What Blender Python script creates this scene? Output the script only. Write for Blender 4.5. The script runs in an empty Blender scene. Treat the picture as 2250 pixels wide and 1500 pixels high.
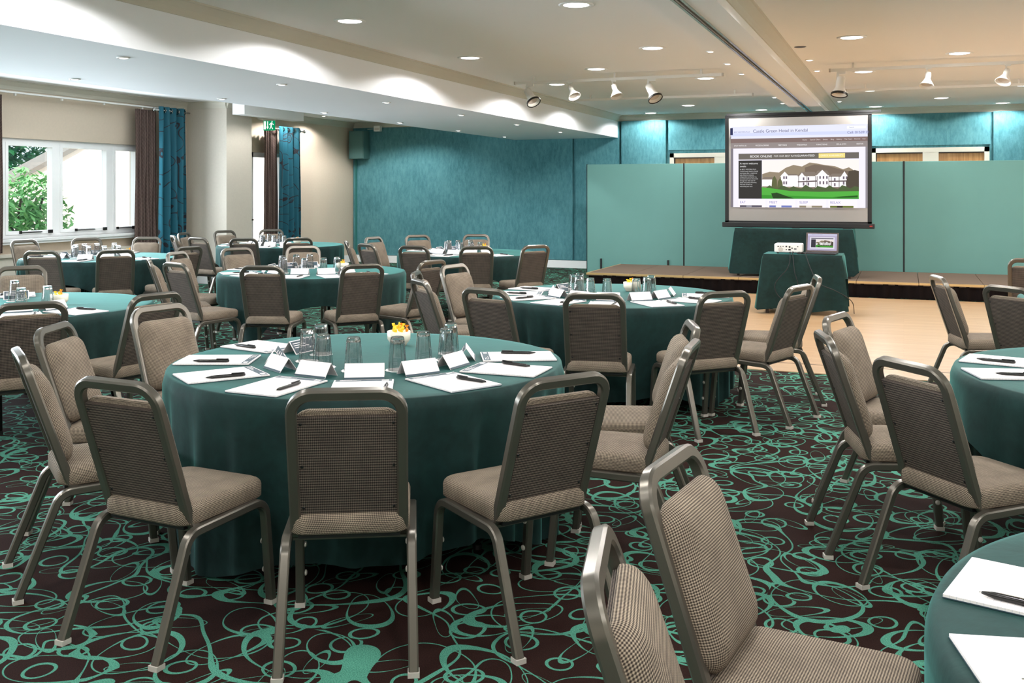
import bpy, bmesh, math, random
from mathutils import Vector, Matrix
random.seed(7)
R = math.radians
scn = bpy.context.scene
COL = scn.collection

# ------------------------------------------------------------------ camera
F_PX, HORIZON, CAM_H = 2187.0, 418.0, 1.565
YAW = math.atan((1986 - 1125) / F_PX)
SN, CS = math.sin(YAW), math.cos(YAW)
cam = bpy.data.objects.new('camera', bpy.data.cameras.new('camera'))
COL.objects.link(cam)
cam.location = (0, 0, CAM_H)
cam.rotation_euler = (R(90), 0, YAW)
cam.data.sensor_width = 36.0
cam.data.lens = 36.0 * F_PX / 2250.0
cam.data.shift_y = -(750 - HORIZON) / 2250.0
cam.data.clip_start = 0.05
scn.camera = cam

def at_Y(px, py, Y):
    t = (px - 1125) / F_PX
    d = Y / (t * SN + CS)
    return Vector((d * (t * CS - SN), Y, CAM_H - (py - HORIZON) * d / F_PX))

# ------------------------------------------------------------------ world, sun, exposure
scn.view_settings.view_transform = 'Standard'
scn.view_settings.look = 'None'
scn.view_settings.gamma = 1.0
scn.view_settings.use_curve_mapping = False
scn.view_settings.exposure = 0.75
w = bpy.data.worlds.new('sky'); scn.world = w; w.use_nodes = True
w.node_tree.nodes['Background'].inputs[0].default_value = (0.80, 0.90, 1.0, 1)
w.node_tree.nodes['Background'].inputs[1].default_value = 1.6
def lamp(name, kind, loc, energy, color=(1, 1, 1), rot=(0, 0, 0), parent=None, **kw):
    l = bpy.data.lights.new(name, kind); l.energy = energy; l.color = color
    for k, v in kw.items(): setattr(l, k, v)
    o = bpy.data.objects.new(name, l); COL.objects.link(o)
    o.location = loc; o.rotation_euler = rot
    if parent: o.parent = parent
    return o
lamp('sun', 'SUN', (0, 0, 12), 4.5, (1, .975, .93), (R(20), R(42), 0), angle=R(1))
# area lamps giving daylight at the wide window and at an added unseen run
lamp('daylight_fill', 'AREA', (-11.05, 10.8, 1.6), 150, (.80, .90, 1), (0, R(-90), 0), shape='RECTANGLE', size=1.4, size_y=3.4)
lamp('daylight_fill', 'AREA', (-11.05, 4.0, 1.6), 320, (.80, .90, 1), (0, R(-90), 0), shape='RECTANGLE', size=1.4, size_y=6.0)  # lamp at the added window out of view, brightening the room and ceiling

# ------------------------------------------------------------------ helpers
def link(o, parent=None):
    COL.objects.link(o)
    if parent is not None: o.parent = parent
    return o
def thing(name, label, cat, loc=(0, 0, 0), rz=0.0, group=None):
    o = bpy.data.objects.new(name, None); link(o)
    o.empty_display_size = .1
    o.location = loc; o.rotation_euler = (0, 0, rz)
    o['label'] = label; o['category'] = cat
    if group: o['group'] = group
    return o
def tag(o, label, cat, group=None):
    o['label'] = label; o['category'] = cat
    if group: o['group'] = group
    return o
def mesh(name, verts, faces, mat, parent=None, smooth=False, loc=None, rz=None):
    m = bpy.data.meshes.new(name); m.from_pydata([tuple(v) for v in verts], [], faces); m.update()
    bm = bmesh.new(); bm.from_mesh(m); bmesh.ops.remove_doubles(bm, verts=bm.verts, dist=1e-6); bmesh.ops.recalc_face_normals(bm, faces=bm.faces); bm.to_mesh(m); bm.free()
    if mat: m.materials.append(mat)
    if smooth:
        for p in m.polygons: p.use_smooth = True
    o = bpy.data.objects.new(name, m); link(o, parent)
    if loc is not None: o.location = loc
    if rz is not None: o.rotation_euler = (0, 0, rz)
    return o
class MB:
    def __init__(s): s.v = []; s.f = []
    def add(s, v, f):
        n = len(s.v); s.v += [tuple(p) for p in v]; s.f += [tuple(i + n for i in q) for q in f]
    def box(s, x0, x1, y0, y1, z0, z1, M=None):
        v = [Vector(p) for p in ((x0, y0, z0), (x1, y0, z0), (x1, y1, z0), (x0, y1, z0), (x0, y0, z1), (x1, y0, z1), (x1, y1, z1), (x0, y1, z1))]
        if M: v = [M @ p for p in v]
        s.add(v, [(0, 3, 2, 1), (4, 5, 6, 7), (0, 1, 5, 4), (1, 2, 6, 5), (2, 3, 7, 6), (3, 0, 4, 7)])
    def lathe(s, prof, seg=24, M=None, cap=True):
        n = len(prof); v = []; f = []
        for i in range(seg):
            a = 2 * math.pi * i / seg
            for r, z in prof:
                p = Vector((r * math.cos(a), r * math.sin(a), z)); v.append(M @ p if M else p)
        for i in range(seg):
            j = (i + 1) % seg
            for k in range(n - 1): f.append((i * n + k, j * n + k, j * n + k + 1, i * n + k + 1))
        if cap:
            if prof[0][0] > 1e-6: f.append(tuple(i * n for i in range(seg))[::-1])
            if prof[-1][0] > 1e-6: f.append(tuple(i * n + n - 1 for i in range(seg)))
        s.add(v, f)
    def tube(s, path, r, seg=8):
        s.sweep(path, [(r * math.cos(2 * math.pi * i / seg), r * math.sin(2 * math.pi * i / seg)) for i in range(seg)], Vector((1, 0, 0.01)))
    def sweep(s, path, sec, a0):
        path = [Vector(p) for p in path]; n = len(path); k = len(sec)
        T = []
        for i in range(n):
            T.append((path[min(i + 1, n - 1)] - path[max(i - 1, 0)]).normalized())
        a = Vector(a0); a = (a - T[0] * a.dot(T[0]))
        if a.length < 1e-4: a = T[0].orthogonal()
        a.normalize()
        v = []; f = []
        for i in range(n):
            if i:
                q = T[i - 1].rotation_difference(T[i]); a = (q @ a); a = (a - T[i] * a.dot(T[i])).normalized()
            b = T[i].cross(a)
            sc = 1.0
            if 0 < i < n - 1:
                c = (path[i] - path[i - 1]).normalized().dot((path[i + 1] - path[i]).normalized())
            for (x, y) in sec: v.append(path[i] + a * x + b * y)
        for i in range(n - 1):
            for j in range(k):
                m = (j + 1) % k
                f.append((i * k + j, i * k + m, (i + 1) * k + m, (i + 1) * k + j))
        f.append(tuple(range(k))[::-1]); f.append(tuple((n - 1) * k + j for j in range(k)))
        s.add(v, f)
    def obj(s, name, mat, parent=None, smooth=False, **kw):
        return mesh(name, s.v, s.f, mat, parent, smooth, **kw)
def box(name, x0, x1, y0, y1, z0, z1, mat, parent=None, bevel=0):
    b = MB(); b.box(x0, x1, y0, y1, z0, z1); o = b.obj(name, mat, parent)
    if bevel:
        bm = bmesh.new(); bm.from_mesh(o.data)
        bmesh.ops.bevel(bm, geom=bm.edges[:], offset=bevel, segments=2, affect='EDGES', profile=.5)
        bm.to_mesh(o.data); bm.free()
    return o
def struct(o):
    o['kind'] = 'structure'; return o
def fillet(pts, r, n=6):
    pts = [Vector(p) for p in pts]; out = [pts[0]]
    for i in range(1, len(pts) - 1):
        p, a, b = pts[i], (pts[i - 1] - pts[i]), (pts[i + 1] - pts[i])
        la, lb = a.length, b.length; a.normalize(); b.normalize()
        half = math.acos(max(-1, min(1, a.dot(b)))) / 2
        t = min(r / math.tan(half), la * .49, lb * .49); rr = t * math.tan(half)
        c = p + (a + b).normalized() * (rr / math.sin(half))
        s, e = p + a * t - c, p + b * t - c
        ang = s.angle(e); ax = s.cross(e).normalized()
        for k in range(n + 1): out.append(c + Matrix.Rotation(ang * k / n, 3, ax) @ s)
    out.append(pts[-1]); return out
def rrect(w, h, c):
    return [(-w + c, -h), (w - c, -h), (w, -h + c), (w, h - c), (w - c, h), (-w + c, h), (-w, h - c), (-w, -h + c)]
def sm(o, ang=35):
    for p in o.data.polygons: p.use_smooth = True
    try: o.data.set_sharp_from_angle(angle=R(ang))
    except Exception: pass
    return o
def copy_tree(o, parent=None):
    c = o.copy(); COL.objects.link(c); c.parent = parent
    for ch in o.children: copy_tree(ch, c)
    return c

# ------------------------------------------------------------------ materials
def srgb(r, g, b):
    f = lambda c: (c / 255 / 12.92) if c / 255 <= .04045 else ((c / 255 + .055) / 1.055) ** 2.4
    return (f(r), f(g), f(b), 1)
class NT:
    def __init__(s, name, rough=.6, metal=0.0, spec=.5):
        s.m = bpy.data.materials.new(name); s.m.use_nodes = True; s.t = s.m.node_tree
        s.b = s.t.nodes['Principled BSDF']
        s.b.inputs['Roughness'].default_value = rough; s.b.inputs['Metallic'].default_value = metal
        s.b.inputs['Specular IOR Level'].default_value = spec
    def n(s, typ, ins=None, **kw):
        o = s.t.nodes.new(typ)
        for k, v in kw.items(): setattr(o, k, v)
        for k, v in (ins or {}).items():
            if hasattr(v, 'is_linked') or hasattr(v, 'links'): s.t.links.new(v, o.inputs[k])
            else: o.inputs[k].default_value = v
        return o
    def l(s, a, b): s.t.links.new(a, b)
    def math(s, op, a, b=None, c=None):
        ins = {0: a}
        if b is not None: ins[1] = b
        if c is not None: ins[2] = c
        return s.n('ShaderNodeMath', ins, operation=op).outputs[0]
    def coord(s): return s.n('ShaderNodeTexCoord').outputs['Object']
    def noise(s, vec, scale, detail=3, rough=.5, dist=0.0, out=0):
        return s.n('ShaderNodeTexNoise', {'Vector': vec, 'Scale': scale, 'Detail': detail, 'Roughness': rough, 'Distortion': dist}).outputs[out]
    def mix(s, fac, a, b):
        o = s.t.nodes.new('ShaderNodeMix'); o.data_type = 'RGBA'
        for i, v in ((0, fac), (6, a), (7, b)):
            if hasattr(v, 'links'): s.l(v, o.inputs[i])
            else: o.inputs[i].default_value = v
        return o.outputs[2]
    def ramp(s, fac, p0, p1):
        return s.n('ShaderNodeMapRange', {0: fac, 1: p0, 2: p1, 3: 0.0, 4: 1.0}).outputs[0]
    def base(s, c):
        if hasattr(c, 'links'): s.l(c, s.b.inputs['Base Color'])
        else: s.b.inputs['Base Color'].default_value = c
    def bump(s, h, strength=.3, dist=.01):
        b = s.n('ShaderNodeBump', {'Height': h, 'Strength': strength, 'Distance': dist}); s.l(b.outputs[0], s.b.inputs['Normal'])
def plain(name, rgb, rough=.6, metal=0.0, spec=.5, var=.06, vs=9.0):
    t = NT(name, rough, metal, spec); c = srgb(*rgb)
    n = t.noise(t.coord(), vs, 3)
    t.base(t.mix(n, tuple(x * (1 - var) for x in c[:3]) + (1,), tuple(min(1, x * (1 + var)) for x in c[:3]) + (1,)))
    return t.m
def emit(name, rgb, strength=1.0):
    m = bpy.data.materials.new(name); m.use_nodes = True; t = m.node_tree; t.nodes.clear()
    e = t.nodes.new('ShaderNodeEmission'); e.inputs[0].default_value = srgb(*rgb); e.inputs[1].default_value = strength
    o = t.nodes.new('ShaderNodeOutputMaterial'); t.links.new(e.outputs[0], o.inputs[0]); return m
def fabric(name, dark, light, period=.0062, uv=False):
    t = NT(name, .85, 0, .2); s = t.n('ShaderNodeSeparateXYZ', {0: t.n('ShaderNodeTexCoord').outputs['UV'] if uv else t.coord()})
    k = 2 * math.pi / period
    u = t.math('SINE', t.math('MULTIPLY', s.outputs[0], k))
    v = t.math('SINE', t.math('MULTIPLY', t.math('ADD', s.outputs[1], s.outputs[2]), k))
    d = t.math('ADD', t.math('MULTIPLY', u, .8), v)
    f = t.ramp(d, -.9, 1.3)
    n = t.noise(t.coord(), 14, 3)
    f2 = t.math('MULTIPLY', f, t.ramp(n, -.6, .6))
    t.base(t.mix(f2, srgb(*dark), srgb(*light))); t.bump(d, .25, .002); return t.m
def cloth_mat(name, a, b):
    t = NT(name, .75, 0, .25); c = t.coord()
    n = t.noise(c, 3.2, 5, .65, 1.2); n2 = t.noise(c, 28, 3)
    f = t.math('ADD', t.math('MULTIPLY', n, .75), t.math('MULTIPLY', n2, .25))
    t.base(t.mix(t.ramp(f, .3, .7), srgb(*a), srgb(*b)))
    t.b.inputs['Sheen Weight'].default_value = .75; t.b.inputs['Sheen Roughness'].default_value = .32
    t.b.inputs['Sheen Tint'].default_value = srgb(96, 172, 164)
    t.bump(n, .15, .01); return t.m
def teal_fabric(name, a, b):
    t = NT(name, .9, 0, .15); c = t.coord()
    n = t.noise(t.n('ShaderNodeMapping', {'Vector': c, 'Scale': (1, 1, .35)}).outputs[0], 22, 4, .7)
    n2 = t.noise(c, 1.3, 2)
    f = t.math('ADD', t.math('MULTIPLY', n, .6), t.math('MULTIPLY', n2, .4))
    t.base(t.mix(t.ramp(f, .32, .68), srgb(*a), srgb(*b))); t.bump(n, .1, .004); return t.m
M = {}
M['ceiling'] = plain('white_ceiling_paint', (246, 244, 241), .8, var=.015, vs=.7)
M['soffit'] = plain('soffit_paint', (242, 243, 245), .7, var=.02, vs=1.2)
M['cornice'] = plain('cream_cornice_paint', (206, 200, 184), .6, var=.02)
M['wall'] = plain('beige_wallpaper', (208, 191, 170), .85, var=.05, vs=30)
M['cream'] = plain('cream_bounce_paint', (238, 232, 220), .85, var=.02)  # pale tone picked for the unseen walls so they bounce more light
M['pier'] = plain('pier_wallpaper', (208, 199, 184), .85, var=.05, vs=30)
M['white'] = plain('white_gloss_paint', (244, 243, 241), .4, var=.02)
M['plastic_white'] = plain('white_plastic', (226, 224, 218), .35, var=.03)
M['teal'] = teal_fabric('teal_wall_fabric', (62, 112, 120), (98, 152, 159))
M['panel'] = plain('pale_teal_panel', (108, 153, 146), .8, 0, .2, .04, 3)
M['black'] = plain('black_plastic', (14, 13, 14), .45)
M['blackcloth'] = plain('black_skirt_cloth', (20, 14, 13), .9, 0, .1)
M['oak'] = None
M['frame'] = plain('bronze_grey_metal', (104, 98, 89), .28, .65, .5, .08, 5)
M['fabric'] = fabric('taupe_weave', (62, 53, 47), (178, 160, 139), .0062, True)
M['backpanel_shaded'] = fabric('taupe_weave_shaded', (40, 35, 33), (116, 103, 92))  # darker copy of the taupe weave; shade on the chair backs put into its colour
M['piping'] = plain('taupe_piping', (84, 74, 66), .8)
M['glide'] = plain('pale_glide', (190, 182, 172), .5)
M['cloth'] = cloth_mat('green_velvet', (5, 25, 24), (19, 51, 48))
M['wood_dark'] = plain('dark_table_wood', (58, 40, 28), .5)
M['steel'] = plain('dark_steel', (50, 48, 46), .4, .8)
M['chrome'] = plain('brushed_chrome', (190, 188, 184), .25, 1.0)
M['paper'] = None
M['print'] = plain('slate_print', (52, 72, 82), .6)
M['pen'] = plain('black_pen_gloss', (20, 18, 17), .22)
M['gold'] = plain('gold_trim', (196, 164, 112), .4, .3)
M['stage'] = plain('taupe_stage_carpet', (112, 96, 84), .95, 0, .1, .12, 60)
M['ceramic'] = plain('cream_ceramic', (232, 226, 206), .25)
M['sweet_yellow'] = plain('yellow_wrapper', (250, 205, 40), .35)
M['sweet_orange'] = plain('orange_wrapper', (246, 150, 40), .35)
M['coaster'] = plain('white_paper_coaster', (240, 238, 234), .8)
M['lens'] = emit('lit_lens', (255, 252, 244), 5.0)
M['lens_small'] = emit('lit_small_lens', (255, 250, 238), 4.0)
def _oak():
    t = NT('oak_veneer', .45); s = t.n('ShaderNodeMapping', {'Vector': t.coord(), 'Scale': (9, 9, .6)}).outputs[0]
    t.base(t.mix(t.ramp(t.noise(s, 3, 5, .6), .3, .7), srgb(146, 100, 52), srgb(186, 140, 84))); return t.m
M['oak'] = _oak()
def _boards():
    t = NT('pale_dance_floor_boards', .32, 0, .4); c = t.coord()
    s = t.n('ShaderNodeMapping', {'Vector': c, 'Scale': (.35, 7, 1)}).outputs[0]
    n = t.noise(s, 2.2, 6, .65, .4)
    br = t.n('ShaderNodeTexBrick', {'Vector': c, 'Color1': srgb(200, 170, 134), 'Color2': srgb(186, 155, 119), 'Mortar': srgb(170, 138, 104), 'Scale': 1.0, 'Mortar Size': .002, 'Brick Width': 1.6, 'Row Height': .09})
    t.base(t.mix(t.ramp(n, .3, .72), br.outputs[0], srgb(176, 138, 98))); return t.m
M['boards'] = _boards()
def _paper():
    t = NT('ruled_white_paper', .8); s = t.n('ShaderNodeSeparateXYZ', {0: t.coord()})
    f = t.math('LESS_THAN', t.math('FRACT', t.math('MULTIPLY', s.outputs[1], 1 / .0125)), .07)
    t.base(t.mix(f, srgb(238, 230, 226), srgb(200, 200, 204))); return t.m
M['paper'] = _paper()
M['card'] = plain('white_card', (236, 228, 226), .75, var=.02)
def _glass():
    m = bpy.data.materials.new('clear_tumbler_glass'); m.use_nodes = True; b = m.node_tree.nodes['Principled BSDF']
    b.inputs['Transmission Weight'].default_value = 1; b.inputs['Roughness'].default_value = .02; b.inputs['IOR'].default_value = 1.48
    nt = m.node_tree; n = nt.nodes.new('ShaderNodeTexNoise'); n.inputs['Scale'].default_value = 60
    mx = nt.nodes.new('ShaderNodeMapRange'); mx.inputs[3].default_value = .01; mx.inputs[4].default_value = .05
    nt.links.new(n.outputs[0], mx.inputs[0]); nt.links.new(mx.outputs[0], b.inputs['Roughness']); return m
M['glass'] = _glass()
def _pane():
    m = bpy.data.materials.new('window_glass'); m.use_nodes = True; t = m.node_tree; t.nodes.clear()
    tr = t.nodes.new('ShaderNodeBsdfTransparent'); tr.inputs[0].default_value = (.96, .98, .98, 1)
    gl = t.nodes.new('ShaderNodeBsdfGlossy'); gl.inputs['Roughness'].default_value = .02
    
    mx = t.nodes.new('ShaderNodeMixShader'); o = t.nodes.new('ShaderNodeOutputMaterial')
    mx.inputs[0].default_value = .05; t.links.new(tr.outputs[0], mx.inputs[1]); t.links.new(gl.outputs[0], mx.inputs[2]); t.links.new(mx.outputs[0], o.inputs[0]); return m
M['pane'] = _pane()
def _carpet():
    t = NT('swirl_carpet', .95, 0, .1); c0 = t.coord()
    wob = t.noise(c0, 3.6, 0, .5, 0, 1)
    c = t.n('ShaderNodeVectorMath', {0: c0, 1: t.n('ShaderNodeVectorMath', {0: wob, 1: (.07, .07, 0)}, operation='MULTIPLY').outputs[0]}, operation='ADD').outputs[0]
    masks = []
    def ring(scale, r, asp, wd, thick, off, rnd=.55, vec=c):
        p = t.n('ShaderNodeVectorMath', {0: t.n('ShaderNodeVectorMath', {0: vec, 1: (off, off * 1.7, 0)}, operation='ADD').outputs[0], 1: (scale, scale, 0)}, operation='MULTIPLY').outputs[0]
        v = t.n('ShaderNodeTexVoronoi', {'Vector': p, 'Scale': 1.0, 'Randomness': rnd}, voronoi_dimensions='2D')
        d = t.n('ShaderNodeVectorMath', {0: p, 1: v.outputs['Position']}, operation='SUBTRACT').outputs[0]
        col = t.n('ShaderNodeSeparateColor', {0: v.outputs['Color']})
        rt = t.n('ShaderNodeVectorRotate', {'Vector': d, 'Angle': t.math('MULTIPLY', col.outputs[0], 6.283)}, rotation_type='Z_AXIS').outputs[0]
        s = t.n('ShaderNodeVectorMath', {0: rt, 1: (1, asp, 0)}, operation='MULTIPLY').outputs[0]
        ln = t.n('ShaderNodeVectorMath', {0: s}, operation='LENGTH').outputs[1]
        x = t.n('ShaderNodeSeparateXYZ', {0: s}).outputs[0]
        rr = t.math('MULTIPLY_ADD', col.outputs[1], r * .35, r * .75)
        ww = t.math('MAXIMUM', t.math('MULTIPLY_ADD', x, thick, wd), wd * .55)
        masks.append(t.math('LESS_THAN', t.math('ABSOLUTE', t.math('SUBTRACT', ln, rr)), ww))
    def contour(scale, wd, off, dist=.5):
        p = t.n('ShaderNodeVectorMath', {0: c, 1: (off, -off, off)}, operation='ADD').outputs[0]
        n = t.n('ShaderNodeTexNoise', {'Vector': p, 'Scale': scale, 'Detail': 0.0, 'Distortion': dist}, noise_dimensions='2D').outputs[0]
        wn = t.noise(p, scale * 2.3, 0)
        masks.append(t.math('LESS_THAN', t.math('ABSOLUTE', t.math('SUBTRACT', n, .5)), t.math('MULTIPLY_ADD', t.ramp(wn, .45, .75), wd * .8, wd * .55)))
    ring(2.15, .38, 1.9, .014, .075, 0.0)
    ring(2.7, .36, 1.45, .016, .07, 3.3)
    ring(3.5, .36, 2.9, .016, .07, 7.9)
    ring(1.75, .37, 1.3, .009, .045, 11.2)
    ring(4.4, .24, 1.08, .026, .02, 17.7, .8)
    contour(1.5, .010, 2.0, .5)
    contour(2.3, .012, 9.0, .6)
    m = masks[0]
    for k in masks[1:]: m = t.math('MAXIMUM', m, k)
    fuzz = t.noise(c0, 260, 2); f2 = t.noise(c0, 2.0, 2)
    teal = t.mix(t.ramp(fuzz, .3, .7), srgb(48, 108, 92), srgb(96, 160, 136))
    brown = t.mix(t.ramp(fuzz, .3, .7), srgb(26, 13, 10), srgb(48, 27, 22))
    t.base(t.mix(m, brown, teal)); t.bump(fuzz, .3, .004); return t.m
M['carpet'] = _carpet()
def _curtain():
    t = NT('teal_leaf_curtain', .6, 0, .3); c = t.coord()
    p = t.n('ShaderNodeMapping', {'Vector': c, 'Scale': (0, 5.5, 4.0)}).outputs[0]
    v = t.n('ShaderNodeTexVoronoi', {'Vector': p, 'Scale': 1.0, 'Randomness': .8})
    d = t.n('ShaderNodeVectorMath', {0: p, 1: v.outputs['Position']}, operation='SUBTRACT').outputs[0]
    rt = t.n('ShaderNodeVectorRotate', {'Vector': d, 'Angle': t.math('MULTIPLY', t.n('ShaderNodeSeparateColor', {0: v.outputs['Color']}).outputs[0], 3.14)}, rotation_type='X_AXIS').outputs[0]
    ln = t.n('ShaderNodeVectorMath', {0: t.n('ShaderNodeVectorMath', {0: rt, 1: (1, 1.9, 1)}, operation='MULTIPLY').outputs[0]}, operation='LENGTH').outputs[1]
    leaf = t.math('LESS_THAN', t.math('ABSOLUTE', t.math('SUBTRACT', ln, .30)), .05)
    vein = t.math('MULTIPLY', t.math('LESS_THAN', ln, .2), t.math('LESS_THAN', t.math('FRACT', t.math('MULTIPLY', t.n('ShaderNodeSeparateXYZ', {0: rt}).outputs[2], 12)), .4))
    n = t.n('ShaderNodeTexNoise', {'Vector': p, 'Scale': .9, 'Detail': 0.0}).outputs[0]
    stem = t.math('LESS_THAN', t.math('ABSOLUTE', t.math('SUBTRACT', n, .5)), .012)
    m = t.math('MAXIMUM', t.math('MAXIMUM', leaf, vein), stem)
    t.base(t.mix(m, srgb(28, 92, 108), srgb(42, 40, 46))); return t.m
M['curtain_teal'] = _curtain()
M['curtain_brown'] = fabric('brown_curtain_weave', (70, 56, 52), (128, 108, 100), .02)

# ------------------------------------------------------------------ room shell
XL, XR, YB, YF, ZC = -11.3, 5.0, -3.6, 19.15, 3.05
struct(box('floor', XL - .3, XR, YB, YF + .2, -.12, 0, M['carpet']))
struct(box('floor_dance', -2.9, XR - .05, 8.85, 15.32, 0, .006, M['boards']))
struct(box('trim_1', -2.9, XR - .05, 9.27, 9.285, .006, .0075, M['wood_dark']))
struct(box('ceiling', XL - .3, XR + .2, YB - .2, YF + .2, ZC, ZC + .2, M['ceiling']))
sof = MB(); sof.box(-7.47, -5.27, YB, YF, 2.605, ZC)
struct(sof.obj('ceiling_soffit', M['soffit']))
bm_ = MB(); bm_.box(-1.66, -1.455, YB, YF - .1, 2.86, ZC); bm_.box(-1.415, -1.19, YB, YF - .1, 2.86, ZC); bm_.box(-1.455, -1.415, YB, YF - .1, 2.95, ZC)
beam = struct(bm_.obj('ceiling_beam', M['ceiling']))
b = MB(); b.box(-1.455, -1.415, YB, YF - .1, 2.875, 2.95); b.obj('track_slot', M['black'], beam)
b = MB(); b.box(-1.475, -1.455, YB, YF - .1, 2.855, 2.862); b.box(-1.415, -1.395, YB, YF - .1, 2.855, 2.862); b.obj('track_lip', M['chrome'], beam)
def cove(name, x0, y0, x1, y1, nx, ny, z0=2.93, z1=ZC, dep=.09):
    prof = [(0, z0), (.012, z0), (.016, z0 + .018), (.03, z0 + .05), (dep - .015, z1 - .02), (dep, z1 - .015), (dep, z1), (0, z1)]
    v = []; k = len(prof)
    for (x, y) in ((x0, y0), (x1, y1)):
        for d, z in prof: v.append((x + nx * d, y + ny * d, z))
    f = [(i, (i + 1) % k, k + (i + 1) % k, k + i) for i in range(k)] + [tuple(range(k)), tuple(range(k, 2 * k))[::-1]]
    return struct(mesh(name, v, f, M['cornice']))
cove('trim_2', -5.27, YB, -5.27, YF, 1, 0)
cove('trim_3', XL, YB, XL, YF, 1, 0)
cove('trim_4', XL, YF, -7.47, YF, 0, -1)
cove('trim_5', -5.27, YF, XR, YF, 0, -1)
cove('trim_6', -1.19, YB, -1.19, YF - .12, 1, 0, 2.93, ZC, .10)
# window wall with a wide window, an added unseen run towards the near end, and a glazed fire door
WINS = [(9.0, 12.6, .9, 2.28), (1.0, 7.4, .9, 2.28)]
DOOR1 = (14.55, 16.5, .05, 2.28)
wl = MB()
def wall_run(mb, y0, y1, holes):
    ys = sorted(holes, key=lambda h: h[0]); y = y0
    for (a, b_, z0, z1) in ys:
        mb.box(XL - .25, XL, y, a, 0, ZC); mb.box(XL - .25, XL, a, b_, 0, z0); mb.box(XL - .25, XL, a, b_, z1, ZC); y = b_
    mb.box(XL - .25, XL, y, y1, 0, ZC)
wall_run(wl, YB, YF + .2, WINS + [DOOR1])
struct(wl.obj('wall_left', M['wall']))
b = MB(); b.box(XL, -10.48, 13.66, 14.35, 0, ZC); struct(b.obj('wall_pier', M['pier']))
cove('trim_7', XL, 13.66, -10.48, 13.66, 0, -1, dep=.06); cove('trim_8', -10.48, 13.66, -10.48, 14.35, 1, 0, dep=.06)
b = MB(); b.box(-10.36, -10.12, 13.66, 15.4, 2.82, ZC); struct(b.obj('ceiling_duct', M['ceiling']))
struct(box('wall_far', XL - .3, XR, YF, YF + .2, 0, ZC, M['teal']))
struct(box('wall_right', XR, XR + .2, YB, YF + .2, 0, ZC, M['cream']))  # unseen closing wall, kept pale to bounce light; the near wall likewise
struct(box('wall_near', XL - .3, XR, YB - .2, YB, 0, ZC, M['cream']))
struct(box('baseboard_far', XL, -4.35, YF - .055, YF, 0, .15, M['white']))
struct(box('baseboard_left', XL, XL + .03, YB, 13.66, 0, .15, M['white']))
b = MB(); b.box(XL, XL + .1, 8.0, 13.6, .15, .66); b.box(XL, XL + .13, 8.0, 13.6, .66, .70); struct(b.obj('trim_9', M['pier']))
struct(box('baseboard_pier', XL, -10.45, 13.63, 13.66, 0, .15, M['white']))
struct(box('baseboard_corner', XL, XL + .03, 16.6, YF - .06, 0, .15, M['white']))
# fabric wall panels on the far wall
wf = bpy.data.objects['wall_far']
for (a, c, z0, z1, t) in ((XL + .02, -6.21, .16, 2.93, .035), (-6.15, -5.235, .16, 2.93, .05), (-5.195, -4.30, .16, 2.93, .07), (-4.26, -2.1, 2.34, 2.93, .04), (-2.06, -.62, .16, 2.93, .07), (-.58, 1.40, 2.36, 2.93, .04), (1.44, 4.9, .16, 2.93, .08)):
    box('wall_panel', a, c, YF - t, YF - .001, z0, z1, M['teal'], wf, .006)
# oak doors with cream frames behind the screens
def oak_door(name, x0, x1, posts, top):
    o = struct(box(name, x0 + .07, x1 - .07, YF - .05, YF - .005, .01, top - .07, M['oak']))
    b = MB(); b.box(x0, x0 + .08, YF - .09, YF, 0, top); b.box(x1 - .08, x1, YF - .09, YF, 0, top); b.box(x0, x1, YF - .09, YF, top - .08, top)
    for (p0, p1) in posts: b.box(p0, p1, YF - .085, YF, 0, top - .08)
    b.obj('door_frame', M['cornice'], o)
    b = MB(); b.box(x0 + .08, x0 + .10, YF - .07, YF - .05, 0, top - .08); b.box(x0 + .08, x1 - .08, YF - .07, YF - .05, top - .1, top - .08); b.obj('door_stop', M['wood_dark'], o)
    for xx in (x0 + .2, x1 - .2):
        h = MB(); h.tube([(xx, YF - .09, 1.0), (xx, YF - .09, 1.3)], .012); h.box(xx - .008, xx + .008, YF - .09, YF - .05, 1.02, 1.04); h.box(xx - .008, xx + .008, YF - .09, YF - .05, 1.26, 1.28); h.obj('door_handle', M['chrome'], o)
oak_door('door_2', -4.22, -2.12, [(-3.36, -3.05)], 2.28)
oak_door('door_3', -.55, 1.38, [(.31, .57)], 2.32)
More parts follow.
